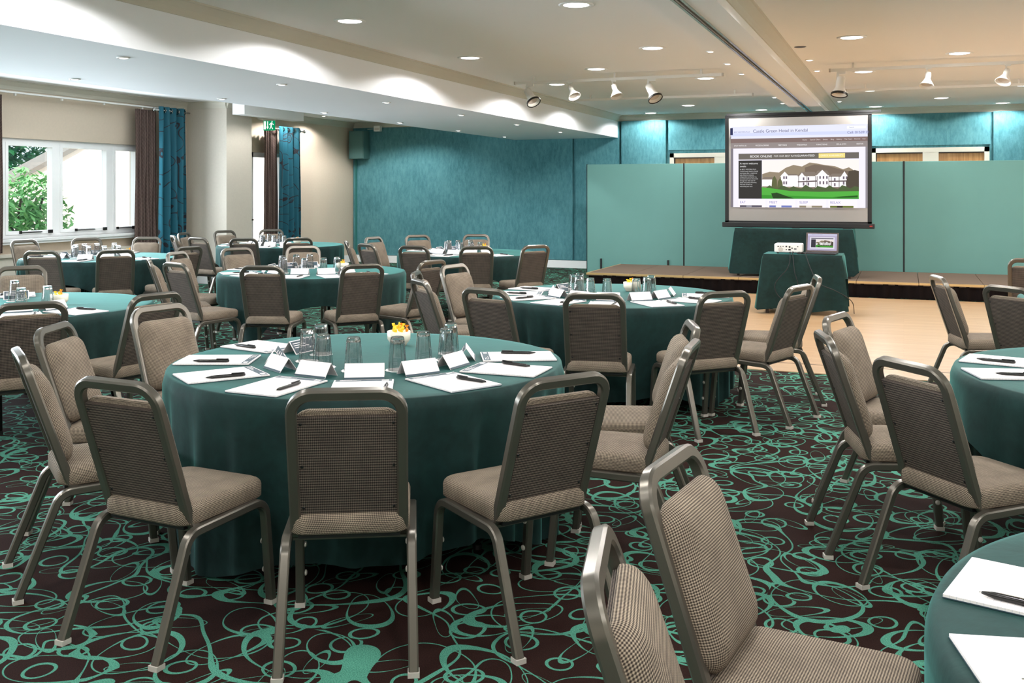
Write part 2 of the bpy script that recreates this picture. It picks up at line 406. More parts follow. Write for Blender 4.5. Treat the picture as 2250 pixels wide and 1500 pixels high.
# window 1 (and the added nearer run): white casements
def window(name, y0, y1, z0, z1, mull):
    fr = MB(); x0, x1 = XL - .17, XL - .05; s = .055
    fr.box(x0, x1, y0, y1, z0, z0 + s); fr.box(x0, x1, y0, y1, z1 - s, z1); fr.box(x0, x1, y0, y0 + s, z0, z1); fr.box(x0, x1, y1 - s, y1, z0, z1)
    for m in mull: fr.box(x0, x1, m - .05, m + .05, z0 + s, z1 - s)
    o = struct(fr.obj(name, M['white']))
    ed = [y0 + s] + [e for m in mull for e in (m - .05, m + .05)] + [y1 - s]
    for i in range(0, len(ed), 2):
        a, c = ed[i], ed[i + 1]; k = MB(); q = .045
        k.box(x0 + .03, x1 + .01, a, c, z0 + s, z0 + s + q); k.box(x0 + .03, x1 + .01, a, c, z1 - s - q, z1 - s)
        k.box(x0 + .03, x1 + .01, a, a + q, z0 + s + q, z1 - s - q); k.box(x0 + .03, x1 + .01, c - q, c, z0 + s + q, z1 - s - q)
        sash = k.obj('sash', M['white'], o)
        box('pane', x0 + .055, x0 + .061, a + q, c - q, z0 + s + q, z1 - s - q, M['pane'], sash)
        h = MB(); ym = (a + c) / 2
        h.box(x1 + .01, x1 + .03, ym - .18, ym + .18, z0 + s + .02, z0 + s + .032); h.box(x1 + .01, x1 + .035, ym - .2, ym - .17, z0 + s + .01, z0 + s + .05); h.box(x1 + .01, x1 + .04, c - .12, c - .06, z0 + s + .005, z0 + s + .05)
        h.obj('stay', M['steel'], sash)
    sl = MB(); sl.box(XL - .06, XL + .12, y0 - .06, y1 + .06, z0 - .035, z0); sl.box(XL - .001, XL + .10, y0 - .04, y1 + .04, z0 - .07, z0 - .035); sl.obj('window_sill', M['white'], o)
window('window_1', *WINS[0], [10.0, 10.94, 11.98])
window('added_window_2', *WINS[1], [2.1, 3.15, 4.2, 5.25, 6.3])  # added run out of view, put in to bring more daylight
d0, d1, dz0, dz1 = DOOR1
b = MB(); x0, x1 = XL - .17, XL - .05
b.box(x0, x1, d0, d0 + .09, dz0, dz1); b.box(x0, x1, d1 - .09, d1, dz0, dz1); b.box(x0, x1, d0, d1, dz1 - .09, dz1); b.box(x0, x1, d0, d1, dz0, dz0 + .2); b.box(x0, x1, (d0 + d1) / 2 - .06, (d0 + d1) / 2 + .06, dz0, dz1)
dr = struct(b.obj('door_1', M['white']))
for (a, c) in ((d0 + .09, (d0 + d1) / 2 - .06), ((d0 + d1) / 2 + .06, d1 - .09)): box('pane', x0 + .05, x0 + .056, a, c, dz0 + .2, dz1 - .09, M['pane'], dr)
b = MB(); b.box(x1, x1 + .04, 15.35, 15.55, 1.0, 1.03); b.obj('door_handle', M['steel'], dr)

# ------------------------------------------------------------------ outside
g = tag(box('patio_ground', -40, XL - .25, -10, 40, -.3, -.06, plain('pale_paving', (190, 182, 170), .9)), 'pale paved ground outside the windows', 'ground'); g['kind'] = 'structure'
v = [(-16, 12.2, -.1), (-16, 30, -.1), (-16, 30, 7.4), (-16, 22, 5.2), (-16, 12.2, .75)]
v2 = [(x - .3, y, z) for x, y, z in v]
gw = tag(mesh('gable_building', v + v2, [(0, 1, 2, 3, 4), (9, 8, 7, 6, 5), (0, 4, 9, 5), (4, 3, 8, 9), (3, 2, 7, 8), (2, 1, 6, 7), (1, 0, 5, 6)], plain('sunlit_render', (240, 226, 212), .9, var=.02)), 'pale rendered building outside the window with sloping roof edge', 'building')
mesh('roof_verge', [(-15.9, 12.2, .75), (-15.9, 22, 5.2), (-15.9, 22, 5.3), (-15.9, 12.2, .85), (-16.4, 12.2, .75), (-16.4, 22, 5.2), (-16.4, 22, 5.3), (-16.4, 12.2, .85)], [(0, 1, 2, 3), (7, 6, 5, 4), (3, 2, 6, 7), (1, 0, 4, 5), (0, 3, 7, 4), (2, 1, 5, 6)], plain('grey_verge', (120, 112, 104), .7), gw)
tag(box('pergola_post', -17.4, -17.15, 14.55, 14.8, -.06, 4.5, plain('dark_post', (46, 34, 34), .8), None, .01), 'dark square timber post outside behind the shrub', 'post')
M['leaf'] = None
def leafmat(name, a, b):
    t = NT(name, .5, 0, .4); t.base(t.mix(t.noise(t.coord(), 6, 2), srgb(*a), srgb(*b))); return t.m
def foliage(name, center, rad, n, size, mat, parent):
    v = []; f = []
    for i in range(n):
        d = Vector((random.gauss(0, 1), random.gauss(0, 1), random.gauss(0, 1))).normalized() * (random.random() ** .4)
        p = Vector(center) + Vector((d.x * rad[0], d.y * rad[1], d.z * rad[2]))
        q = Matrix.Rotation(random.uniform(0, 6.28), 3, 'Z') @ Matrix.Rotation(random.uniform(-.9, .9), 3, 'X') @ Matrix.Rotation(random.uniform(-.7, .7), 3, 'Y')
        s = size * random.uniform(.6, 1.3); k = len(v)
        v += [p + q @ Vector(e) for e in ((0, -s, 0), (s * .32, 0, s * .08), (0, s, 0), (-s * .32, 0, s * .08), (0, 0, -.02 * s))]
        f += [(k, k + 1, k + 4), (k + 1, k + 2, k + 4), (k + 2, k + 3, k + 4), (k + 3, k, k + 4)]
    o = mesh(name, v, f, mat, parent); o['kind'] = 'stuff'; return o
lm1, lm2 = leafmat('bright_leaf', (50, 130, 62), (150, 208, 130)), leafmat('deep_leaf', (14, 60, 34), (44, 110, 60))
sh = thing('garden_shrub', 'leafy green shrub growing just outside the window', 'shrub', (-13.4, 12.15, -.06))
foliage('foliage', (0, 0, 1.05), (.75, .85, .95), 2600, .085, lm1, sh)
b = MB()
for i in range(6): b.tube([(0, 0, 0), (random.uniform(-.2, .2), random.uniform(-.2, .2), .6), (random.uniform(-.5, .5), random.uniform(-.6, .6), 1.5)], .018, 6)
b.obj('stem', M['wood_dark'], sh)
for i, (x, y, lab) in enumerate(((-21, 14.8, 'dark green tree behind the timber post'), (-24.5, 20.5, 'dark green tree behind the rendered building'), (-21.5, 9.0, 'dark green tree beyond the shrub'))):
    tr = thing('garden_tree', lab, 'tree', (x, y, -.06), 0, 'trees outside the window')
    foliage('crown', (0, 0, 3.2), (1.9, 2.4, 3.0), 5200, .2, lm2, tr)
    b = MB(); b.tube([(0, 0, 0), (.1, 0, 2), (0, .1, 4)], .14, 8); b.obj('trunk', M['wood_dark'], tr)

# ------------------------------------------------------------------ curtains, rails
def curtain(name, label, y0, y1, z0, z1, waves, amp, mat, xc, flat_top=True):
    v = []; f = []; nc = waves * 10; nr = 10
    for j in range(nr + 1):
        z = z1 + (z0 - z1) * j / nr
        for i in range(nc + 1):
            a = i / nc; y = y0 + (y1 - y0) * a
            x = xc + amp * (.75 + .25 * j / nr) * math.sin(a * waves * 2 * math.pi) + .012 * math.sin(a * 17 + j * .5)
            v.append((x, y, z))
    n = len(v); v += [(x + .006, y, z) for x, y, z in v]
    for j in range(nr):
        for i in range(nc):
            q = j * (nc + 1) + i; f.append((q, q + 1, q + nc + 2, q + nc + 1)); f.append((n + q + nc + 1, n + q + nc + 2, n + q + 1, n + q))
    o = mesh(name, v, f, mat, None, True); return tag(o, label, 'curtain')
c1 = curtain('window_curtain', 'brown woven curtain beside the wide window and pillar', 12.25, 12.72, .7, 2.835, 6, .035, M['curtain_brown'], -11.12)
c2 = curtain('eyelet_curtain', 'teal leaf-patterned eyelet curtain against the pillar', 12.66, 13.30, .45, 2.90, 4, .06, M['curtain_teal'], -11.02)
c3 = curtain('window_curtain', 'brown woven curtain hanging to sill height on the wide window', 9.2, 9.80, .73, 2.835, 6, .035, M['curtain_brown'], -11.12)
c4 = curtain('window_curtain', 'brown woven curtain beside the glazed fire door', 15.60, 16.02, .3, 2.72, 5, .04, M['curtain_brown'], -11.12)
c5 = curtain('eyelet_curtain', 'teal leaf-patterned eyelet curtain beside the glazed fire door', 15.93, 16.65, .3, 2.78, 4, .06, M['curtain_teal'], -11.02)
def eyelets(o, y0, y1, z, waves, xc, par):
    for i in range(waves * 2):
        y = y0 + (y1 - y0) * (i + .5) / (waves * 2)
        m = MB(); MM = Matrix.Translation((xc, y, z)) @ Matrix.Rotation(R(90), 4, 'X')
        m.lathe([(.028, -.004), (.044, -.004), (.044, .004), (.028, .004), (.028, -.004)], 16, MM, False); m.obj('eyelet', M['chrome'], par)
eyelets(c2, 12.66, 13.30, 2.84, 4, -11.02, c2); eyelets(c5, 15.93, 16.65, 2.72, 4, -11.02, c5)
b = MB(); b.tube([(-11.02, 12.58, 2.84), (-11.02, 13.40, 2.84)], .014); b.lathe([(0, 0), (.03, .01), (.035, .03), (.02, .05), (0, .055)], 12, Matrix.Translation((-11.02, 12.58, 2.84)) @ Matrix.Rotation(R(90), 4, 'X')); b.box(XL, -11.02, 13.37, 13.39, 2.83, 2.85)
tag(b.obj('curtain_pole', M['chrome'], None, True), 'chrome curtain pole carrying the teal curtain by the pillar', 'curtain pole')
b = MB(); b.tube([(-11.02, 15.8, 2.72), (-11.02, 16.76, 2.72)], .014); b.lathe([(0, 0), (.03, .01), (.035, .03), (.02, .05), (0, .055)], 12, Matrix.Translation((-11.02, 16.76, 2.72)) @ Matrix.Rotation(R(-90), 4, 'X')); b.box(XL, -11.02, 16.70, 16.72, 2.71, 2.73)
tag(b.obj('curtain_pole', M['chrome'], None, True), 'chrome curtain pole carrying the teal curtain by the fire door', 'curtain pole')
b = MB(); b.box(-11.16, -11.10, .8, 12.9, 2.868, 2.89)
for y in [1.2 + i * .8 for i in range(15)]: b.box(-11.14, -11.12, y, y + .03, 2.84, 2.87)
tag(b.obj('curtain_track', M['plastic_white']), 'slim white curtain track with gliders along the window wall', 'curtain track')

# ------------------------------------------------------------------ ceiling lights
ORD = ['first', 'second', 'third', 'fourth', 'fifth', 'sixth', 'seventh', 'eighth']
def downlight(x, y, z, r, energy, label, group, spot, parts, blend=.35):
    o = thing('downlight', label, 'ceiling light', (x, y, z), 0, group)
    a = parts['ring'].copy(); COL.objects.link(a); a.parent = o
    c = parts['lens'].copy(); COL.objects.link(c); c.parent = o
    lamp('lamp', 'SPOT', (0, 0, -.03), energy, (.985, .985, .985), (0, 0, 0), o, spot_size=R(spot), spot_blend=blend, shadow_soft_size=r * .8)
    return o
def dl_parts(r, lensmat):
    m = MB(); m.lathe([(r * .82, -.004), (r, -.010), (r * 1.12, -.006), (r * 1.14, 0), (r * .82, 0)], 28, None, False); a = m.obj('rim', M['white'], None, True)
    m = MB(); m.lathe([(0, -.0125), (r * .5, -.0115), (r * .84, -.004), (r * .84, 0)], 28, None, False); c = m.obj('lens', lensmat, None, True)
    return dict(ring=a, lens=c)
big, small = dl_parts(.125, M['lens']), dl_parts(.045, M['lens_small'])
LX = [-4.52, -2.44, -.47, 1.56, 3.6]
for yi, y in enumerate((18.75, 15.7, 13.2, 10.2, 7.6, 4.9, 2.0, -1.0)):
    for x in LX:
        col_ = {-4.52: 'beside the soffit', -2.44: 'on the soffit side of the beam', -.47: 'just past the beam', 1.56: 'over the dance floor', 3.6: 'furthest from the soffit'}[x]
        lab = 'large round downlight ' + col_ + ', ' + ORD[yi] + ' row from the far wall'
        downlight(x, y, ZC, .125, 62, lab, 'large downlights in the main ceiling', 160, big, .12)
for (x, y) in ((-3.5, 11.7), (-3.5, 17.3), (.56, 11.8), (.56, 17.4), (-3.5, 6.3), (.56, 6.3), (-3.5, .6), (.56, .6)):
    downlight(x, y, ZC, .125, 62, 'large round downlight set between the rows, ' + ('soffit' if x < 0 else 'dance floor') + ' side, ' + ('stage end' if y > 15 else 'above the middle' if y > 10 else 'end opposite the stage' if y < 3 else 'before the middle'), 'large downlights between the rows', 160, big, .12)
for x in (-1.92, -1.0):
    for yi, y in enumerate((17.45, 16.3, 12.87, 11.78, 10.67)):
        if x == -1.0 and y == 10.67: continue
        downlight(x, y, ZC, .045, 5, 'small spotlight ' + ('before' if x < -1.5 else 'past') + ' the folding wall beam, ' + ORD[yi] + ' from the far wall', 'small spotlights beside the track', 80, small)
for i in range(7):
    downlight(-5.68, 4.0 + i * 2.13, 2.605, .045, 20, 'small spotlight along the room edge of the soffit, ' + ORD[6 - i] + ' from the far wall', 'small spotlights in the soffit', 95, small)
    downlight(-7.2, 5.0 + i * 2.15, 2.605, .045, 20, 'small spotlight along the window edge of the soffit, ' + ORD[6 - i] + ' from the far wall', 'small spotlights in the soffit', 95, small)
for (x, y) in ((-10.75, 15.9), (-10.8, 17.15), (-9.6, 17.6), (-9.4, 14.0), (-9.4, 10.0), (-9.4, 6.0)):
    downlight(x, y, ZC, .045, 100 if x == -9.6 else 48, 'small recessed spotlight in the window bay ceiling', 'small spotlights in the window bay', 150, small)
for p in (big, small):
    for q in p.values(): bpy.data.objects.remove(q)
m = MB(); m.lathe([(0, -.004), (.05, -.004), (.062, 0)], 20); tag(m.obj('ceiling_sensor', M['black'], None, False, loc=(-1.0, 10.69, ZC)), 'small dark round ceiling hole in line with the spotlights', 'sensor')
# track lights
def bell(parent, M0, s=1.0, lamp_e=9):
    m = MB(); m.lathe([(.012, .0), (.03, .005), (.034, .05), (.03, .075), (.04, .10), (.07, .15), (.085, .175), (.080, .175), (.03, .10), (0, .09)], 20, M0 @ Matrix.Scale(s, 4), False)
    o = m.obj('lamp_head', M['plastic_white'], parent, True)
    m = MB(); m.lathe([(0, .14), (.055, .14), (.06, .15)], 16, M0 @ Matrix.Scale(s, 4)); m.obj('bulb', M['glide'], o)
def track(name, x0, x1, y, spots, label):
    o = thing('lighting_track', label, 'track', (0, 0, 0))
    b = MB(); b.box(x0, x1, y - .018, y + .018, 2.955, 2.99); b.obj('rail', M['plastic_white'], o)
    b = MB()
    for x in (x0 + .25, (x0 + x1) / 2, x1 - .25): b.box(x - .012, x + .012, y - .012, y + .012, 2.99, ZC)
    b.obj('hanger', M['plastic_white'], o)
    box('end_cap', x0 - .02, x0, y - .02, y + .02, 2.952, 2.992, M['glide'], o); box('end_cap', x1, x1 + .02, y - .02, y + .02, 2.952, 2.992, M['glide'], o)
    for (x, kind, rx, ry, lab) in spots:
        t = thing('track_spotlight', lab, 'spotlight', (x, y, 2.955), 0)
        if kind == 'big':
            b = MB(); b.box(-.05, .05, -.018, .018, -.03, 0); b.box(-.055, -.03, -.015, .015, -.16, -.02); b.obj('arm', M['plastic_white'], t)
            M0 = Matrix.Translation((-.01, 0, -.13)) @ Matrix.Rotation(R(ry), 4, 'Y') @ Matrix.Rotation(R(180 + rx), 4, 'X')
            b = MB(); b.lathe([(0, -.07), (.045, -.07), (.05, -.05), (.05, .06), (.085, .13), (.09, .15), (.082, .15), (.04, .07), (0, .06)], 18, M0, False); h = b.obj('lamp_head', M['plastic_white'], t, True)
            b = MB(); b.lathe([(.086, .128), (.096, .135), (.096, .158), (.086, .158)], 18, M0, False); b.obj('ring', M['steel'], h)
            b = MB(); b.lathe([(0, .10), (.07, .12)], 16, M0, False); b.obj('lens', M['glide'], h)
        else:
            b = MB(); b.tube([(0, 0, 0), (-.02, 0, -.03), (0, 0, -.055)], .006, 6); b.box(-.03, .03, -.012, .012, -.015, 0); b.obj('arm', M['plastic_white'], t)
            bell(t, Matrix.Translation((0, 0, -.05)) @ Matrix.Rotation(R(ry), 4, 'Y') @ Matrix.Rotation(R(180 + rx), 4, 'X'))
track('t', -4.75, -2.06, 12.2, [(-4.55, 'big', -20, -35, 'bracketed white spotlight at the soffit end of the long track'), (-4.0, 'bell', -20, -30, 'white bell spotlight next to the soffit-end bracketed spotlight'), (-3.42, 'bell', -15, -20, 'white bell spotlight near the middle of the soffit-side track'), (-2.93, 'big', -20, -30, 'bracketed white spotlight on the track towards the folding wall beam')], 'white lighting track with four spotlights near the boxed soffit')
track('t', -4.79, -2.07, 14.87, [], 'bare white lighting track between soffit and folding wall beam')
track('t', -.8, 3.6, 12.25, [(-.68, 'big', -15, 5, 'bracketed white spotlight at the beam end of the dance floor track'), (.26, 'bell', -20, 8, 'white bell spotlight midway on the dance floor track'), (1.07, 'bell', -25, 20, 'white bell spotlight furthest from the beam on the dance floor track')], 'white lighting track with three spotlights over the dance floor')
track('t', -.75, 3.6, 14.8, [], 'bare white lighting track above the dance floor and stage')

# ------------------------------------------------------------------ wall bits
t = thing('wall_loudspeaker', 'teal painted loudspeaker box high in the teal wall corner', 'loudspeaker', (-11.03, YF - .2, 2.55))
b = MB(); b.box(-.18, .18, -.14, .12, -.3, .3); o = b.obj('cabinet', plain('grey_teal_paint', (74, 112, 110), .6), t)
b = MB(); b.box(-.165, .165, -.15, -.14, -.285, .285); b.obj('grille', plain('grille_cloth', (82, 120, 117), .8), t)
b = MB(); b.box(-.03, .03, .10, .17, -.1, .1); b.obj('bracket', M['steel'], t)
b = MB(); b.box(-11.22, -11.18, YF - .065, YF - .034, .16, 2.24); tag(b.obj('cable_conduit', plain('teal_conduit', (44, 116, 112), .6)), 'teal painted cable conduit running down below the loudspeaker', 'conduit')
t = thing('motion_sensor', 'small white motion sensor under the cornice beside the loudspeaker', 'sensor', (-10.62, YF - .08, 2.9))
box('sensor_body', -.08, .08, -.09, .0, -.06, .06, M['plastic_white'], t, .01); b = MB(); b.tube([(-.3, .04, .0), (-.08, -.03, .0)], .01, 6); b.obj('arm', M['plastic_white'], t); box('lens', -.05, .05, -.094, -.09, -.03, .01, M['glide'], t)
ex = thing('exit_sign', 'green running-man exit sign hanging above the fire door', 'exit sign', (-10.86, 15.40, 2.895), R(16))
gm = emit('exit_green', (12, 150, 96), .6); wm = emit('exit_white', (235, 255, 246), .7)
box('sign_plate', -.11, .11, -.008, .008, -.23, -.04, gm, ex)
b = MB(); b.box(-.2, .2, -.07, .07, -.02, .03); b.box(-.16, .16, -.05, .05, .03, .06); b.box(-.12, .12, -.015, .015, -.05, -.02); b.box(-.012, .012, -.012, .012, .06, .15); b.obj('light_fitting', M['plastic_white'], ex)
b = MB(); y0_, y1_ = -.012, -.009
b.box(-.10, -.06, y0_, y1_, -.21, -.06); b.box(-.035, -.02, y0_, y1_, -.17, -.06); b.add([(-.05, y0_, -.16), (-.005, y0_, -.16), (-.0275, y0_, -.21)], [(0, 1, 2)])
b.box(.045, .065, y0_, y1_, -.08, -.06); b.add([(.03, y0_, -.085), (.06, y0_, -.085), (.05, y0_, -.15), (.025, y0_, -.15)], [(0, 1, 2, 3)])
b.add([(.025, y0_, -.14), (.045, y0_, -.15), (.075, y0_, -.2), (.06, y0_, -.21)], [(0, 1, 2, 3)]); b.add([(.03, y0_, -.145), (.045, y0_, -.15), (.02, y0_, -.21), (.005, y0_, -.205)], [(0, 1, 2, 3)]); b.add([(.05, y0_, -.09), (.09, y0_, -.12), (.085, y0_, -.13), (.05, y0_, -.11)], [(0, 1, 2, 3)]); b.add([(.03, y0_, -.09), (.0, y0_, -.12), (.005, y0_, -.13), (.035, y0_, -.105)], [(0, 1, 2, 3)])
b.obj('pictogram', wm, ex)

# ------------------------------------------------------------------ stage and dividing screens
st = thing('stage', 'low taupe carpeted stage with gold edge and black skirt', 'stage', (0, 0, 0))
jx = [-4.75, -4.05, -3.2, -2.35, -1.5, -.65, .2, 1.05, 1.9, 2.75, 3.6, 4.6]
for a, c in zip(jx, jx[1:]):
    box('deck', a + .004, c - .004, 15.42, 17.45, .19, .235, M['stage'], st)
    box('edge_trim', a + .003, c - .003, 15.395, 15.42, .205, .237, M['gold'], st)
box('side_trim', -4.775, -4.75, 15.40, 17.45, .205, .237, M['gold'], st)
v = []; f = []; N = 340
for i in range(N + 1):
    x = -4.74 + 9.3 * i / N; yy = 15.43 + .018 * math.sin(i * 1.1) + .01 * math.sin(i * .37)
    v += [(x, yy, .205), (x, yy - .012 + .012 * math.sin(i * .6), .008)]
for i in range(N): f.append((2 * i, 2 * i + 1, 2 * i + 3, 2 * i + 2))
mesh('skirt', v, f, M['blackcloth'], st, True)
box('side_skirt', -4.745, -4.735, 15.44, 17.44, .008, .19, M['blackcloth'], st)
for i, (a, c, lab) in enumerate(((-5.43, -3.63, 'pale teal dividing screen standing past the stage end'), (-3.63, -1.82, 'pale teal dividing screen partly behind the projection screen'), (-1.82, 0, 'pale teal dividing screen just beside the projection screen table'), (0, 1.80, 'pale teal dividing screen behind the empty part of the stage'), (1.80, 3.6, 'pale teal dividing screen at the wall end of the stage'))):
    p = thing('dividing_screen', lab, 'dividing screen', ((a + c) / 2, 17.56, 0), 0, 'dividing screens behind the stage')
    h = (c - a) / 2 - .012
    box('board', -h, h, -.02, .02, .02, 2.04, M['panel'], p, .004)
    b = MB(); b.box(-h - .012, -h, -.024, .024, 0, 2.045); b.box(h, h + .012, -.024, .024, 0, 2.045); b.box(-h, h, -.022, .022, 0, .02); b.obj('edge_frame', M['black'], p)
    for s in (-.62, .62):
        b = MB(); b.box(s - .015, s + .015, -.05, -.02, 0, .32 if i == 0 else .18); b.obj('foot_post', M['black'], p)

# ------------------------------------------------------------------ chairs
def cushion(w_, l_, t_, cr, mat, name, parent, bulge=1.0, seg=6, boxy=True):
    def outline(ins):
        hw, hl, r = w_ / 2 - ins, l_ / 2 - ins, max(.008, cr - ins * .6); pts = []
        for (sx, sy, a0) in ((1, 1, 0), (-1, 1, 90), (-1, -1, 180), (1, -1, 270)):
            for k in range(seg + 1):
                a = R(a0 + 90 * k / seg); pts.append((sx * (hw - r) + r * math.cos(a), sy * (hl - r) + r * math.sin(a)))
        return pts
    if boxy: rings = [(.006, 0), (0, .006), (0, t_ * .62), (.003, t_ * .76), (.010, t_ * .87), (.021, t_ * .945), (.036, t_ * .98), (.06, t_), (.10, t_ * (1 + .04 * bulge)), (.16, t_ * (1 + .06 * bulge))]
    else: rings = [(.004, 0), (0, .004), (0, t_ * .16), (.003, t_ * .34), (.010, t_ * .54), (.022, t_ * .72), (.038, t_ * .85), (.06, t_ * .94), (.09, t_), (.125, t_ * 1.04), (.165, t_ * 1.05)]
    v = []; f = []; n = 4 * (seg + 1)
    for ins, z in rings: v += [(x, y, z) for x, y in outline(ins)]
    for k in range(len(rings) - 1):
        for i in range(n): j = (i + 1) % n; f.append((k * n + i, k * n + j, (k + 1) * n + j, (k + 1) * n + i))
    f.append(tuple(range(n))[::-1]); f.append(tuple((len(rings) - 1) * n + i for i in range(n)))
    o = mesh(name, v, f, mat, parent, True)
    arc = [0.0]
    for k in range(len(rings) - 1, 0, -1): arc.append(arc[-1] + math.hypot(rings[k][0] - rings[k - 1][0], rings[k][1] - rings[k - 1][1]))
    arc = arc[::-1]; uv = []
    for k in range(len(rings)): uv += outline(rings[-1][0] - arc[k])
    lay = o.data.uv_layers.new(name='weave')
    for lp_ in o.data.loops: lay.data[lp_.index].uv = uv[lp_.vertex_index]
    return o
P1, P2 = Vector((-.15, .392)), Vector((-.325, .908))     # back plane in (y, z)
BU = (P2 - P1).normalized(); BN = Vector((BU.y, -BU.x))   # up the back, and out of its front
def bp(x, s, n): q = P1 + BU * s + BN * n; return Vector((x, q.x, q.y))
def make_chair():
    c = thing('banquet_chair', 'x', 'chair')
    seat = cushion(.405, .43, .074, .06, M['fabric'], 'seat', c); seat.location = (0, .012, .412)
    m = MB(); m.box(-.17, .17, -.18, .19, .396, .412); m.obj('seat_base', M['black'], c)
    L = .38
    bk = cushion(.352, L, .058, .055, M['fabric'], 'backrest', c, 1.4, 6, False)
    A = bp(0, .10 + L / 2, .008)
    bk.matrix_local = Matrix(((-1, 0, 0, A.x), (0, BU.x, BN.x, A.y), (0, BU.y, BN.y, A.z), (0, 0, 0, 1)))
    m = MB(); q = [bp(x, s, n) for n in (-.008, .010) for (x, s) in ((-.166, .095), (.166, .095), (.166, .462), (-.166, .462))]
    m.add(q, [(0, 1, 2, 3), (7, 6, 5, 4), (0, 4, 5, 1), (1, 5, 6, 2), (2, 6, 7, 3), (3, 7, 4, 0)]); pnl = m.obj('back_panel', M['backpanel_shaded'], c)
    m = MB()
    for x in (-.15, .15):
        for s in (.12, .28, .44):
            o0 = bp(x, s, -.008); MM = Matrix(((1, 0, 0, o0.x), (0, BU.x, -BN.x, o0.y), (0, BU.y, -BN.y, o0.z), (0, 0, 0, 1)))
            m.lathe([(.0055, 0), (.0045, .002), (0, .003)], 8, MM)
    m.obj('screw', M['black'], pnl)
    sec = rrect(.0185, .0165, .006)
    xu = .179
    path = fillet([(-xu, .06, .405), (-xu, -.15, .388), bp(-xu, (P2 - P1).length, 0), bp(xu, (P2 - P1).length, 0), (xu, -.15, .388), (xu, .06, .405)], .07, 7)
    m = MB(); m.sweep(path, sec, (1, 0, 0)); sm(m.obj('back_frame', M['frame'], c), 40)
    for sx in (-1, 1):
        x0 = sx * .2085; full = fillet([(sx * .216, -.348, .012), (x0, -.198, .392), (x0, .197, .402), (sx * .210, .235, .012)], .065, 7)
        # split in the middle of the side rail into a rear and a front leg
        k = len(full) // 2; mid = (full[k - 1] + full[k]) / 2
        for part, pts in (('r', full[:k] + [mid]), ('f', [mid] + full[k:])):
            m = MB(); m.sweep(pts, rrect(.0165, .0155, .005), (1, 0, 0)); lg = sm(m.obj('leg', M['frame'], c), 40)
            e = pts[0] if part == 'r' else pts[-1]
            m = MB(); m.box(e.x - .019, e.x + .019, e.y - .019, e.y + .019, 0, .017); m.obj('foot_glide', M['glide'], lg)
            if part == 'f':
                for z in (.13, .24):
                    m = MB(); yy = .235 - .038 * (z / .39); MM = Matrix.Translation((x0 - sx * .017, yy, z)) @ Matrix.Rotation(-sx * R(90), 4, 'Y')
                    m.lathe([(.011, 0), (.011, .005), (.006, .008), (0, .008)], 10, MM)
                    m.obj('bumper', M['glide'], lg)
    m = MB()
    for y in (-.13, .13): m.box(-.2, .2, y - .012, y + .012, .378, .396)
    m.obj('cross_bar', M['frame'], c)
    return c
chair0 = make_chair()
RAIL_BACK = .325
first = [True]
def put_chair(x, y, face, label, group):
    """x, y: the chair's origin; face: the direction it looks, in degrees"""
    o = chair0 if first[0] else copy_tree(chair0)
    first[0] = False
    o.location = (x, y, 0); o.rotation_euler = (0, 0, R(face - 90)); o['label'] = label; o['group'] = group
    return o

# ------------------------------------------------------------------ round tables
def cloth_object(name, drop, folds, amp, seed, Rr=.925):
    """drop(angle) -> hanging length; gathers deepen towards the hem"""
    rnd = random.Random(seed); ph = [rnd.uniform(0, 6.28) for _ in range(6)]
    NC, NR = 216, 16; v = [(0, 0, 0)]; f = []
    tops = [.3, .6, .85, .905]
    rows = []
    for r in tops: rows.append([(r * math.cos(2 * math.pi * i / NC), r * math.sin(2 * math.pi * i / NC), 0) for i in range(NC)])
    for k in range(NR + 1):
        s = k / NR; row = []
        for i in range(NC):
            a = 2 * math.pi * i / NC; D = drop(a)
            z = -.008 - (D - .008) * s; dep = -z
            g = min(1, dep / .35)
            ph_ = folds * a + 1.1 * math.sin(2 * a + ph[0]) + .8 * math.sin(3 * a + ph[1])
            fo = math.sin(ph_) + .35 * math.sin(1.9 * ph_ + ph[2])
            r = Rr - .003 + .012 * min(1, dep / .04) + amp * g * (fo - 1.0) * (.7 + .3 * math.sin(a * 2 + ph[3])) + .004 * g * math.sin(4 * a + ph[4])
            if k == 0: r = Rr - .006
            row.append((r * math.cos(a), r * math.sin(a), z if k else -.003))
        rows.append(row)
    for row in rows: v += row
    for i in range(NC): f.append((0, 1 + i, 1 + (i + 1) % NC))
    for k in range(len(rows) - 1):
        o = 1 + k * NC
        for i in range(NC): j = (i + 1) % NC; f.append((o + i, o + NC + i, o + NC + j, o + j))
    return mesh(name, v, f, M['cloth'], None, True)
def square_drop(rot, half=1.155, Rr=.925, cap=.69):
    def d(a):
        q = (a - rot) % (math.pi / 2); q = q if q < math.pi / 4 else math.pi / 2 - q
        return min(cap, half / math.cos(q) - Rr + .02)
    return d
def long_drop(p):
    return lambda a: .665 + .05 * math.sin(3 * a + p) + .03 * math.sin(7 * a + p * 2)
def make_table():
    t = thing('round_table', 'x', 'table')
    m = MB(); m.lathe([(0, .72), (.90, .72), (.912, .726), (.912, .741), (.90, .747), (0, .747)], 48); m.obj('tabletop', M['wood_dark'], t, False)
    for sx in (-1, 1):
        for sy in (-1, 1):
            m = MB(); m.tube([(sx * .42, sy * .30, .72), (sx * .52, sy * .42, .015)], .016, 8); lg = m.obj('leg', M['steel'], t, True)
            m = MB(); m.lathe([(.02, 0), (.02, .02), (.014, .025)], 10, Matrix.Translation((sx * .52, sy * .42, 0))); m.obj('foot_cap', M['black'], lg)
    for sx in (-1, 1):
        m = MB(); m.tube([(sx * .49, -.385, .22), (sx * .49, .385, .22)], .011, 8); m.obj('stretcher', M['steel'], t, True)
    return t
table0 = make_table(); tfirst = [True]
ZT = .7555
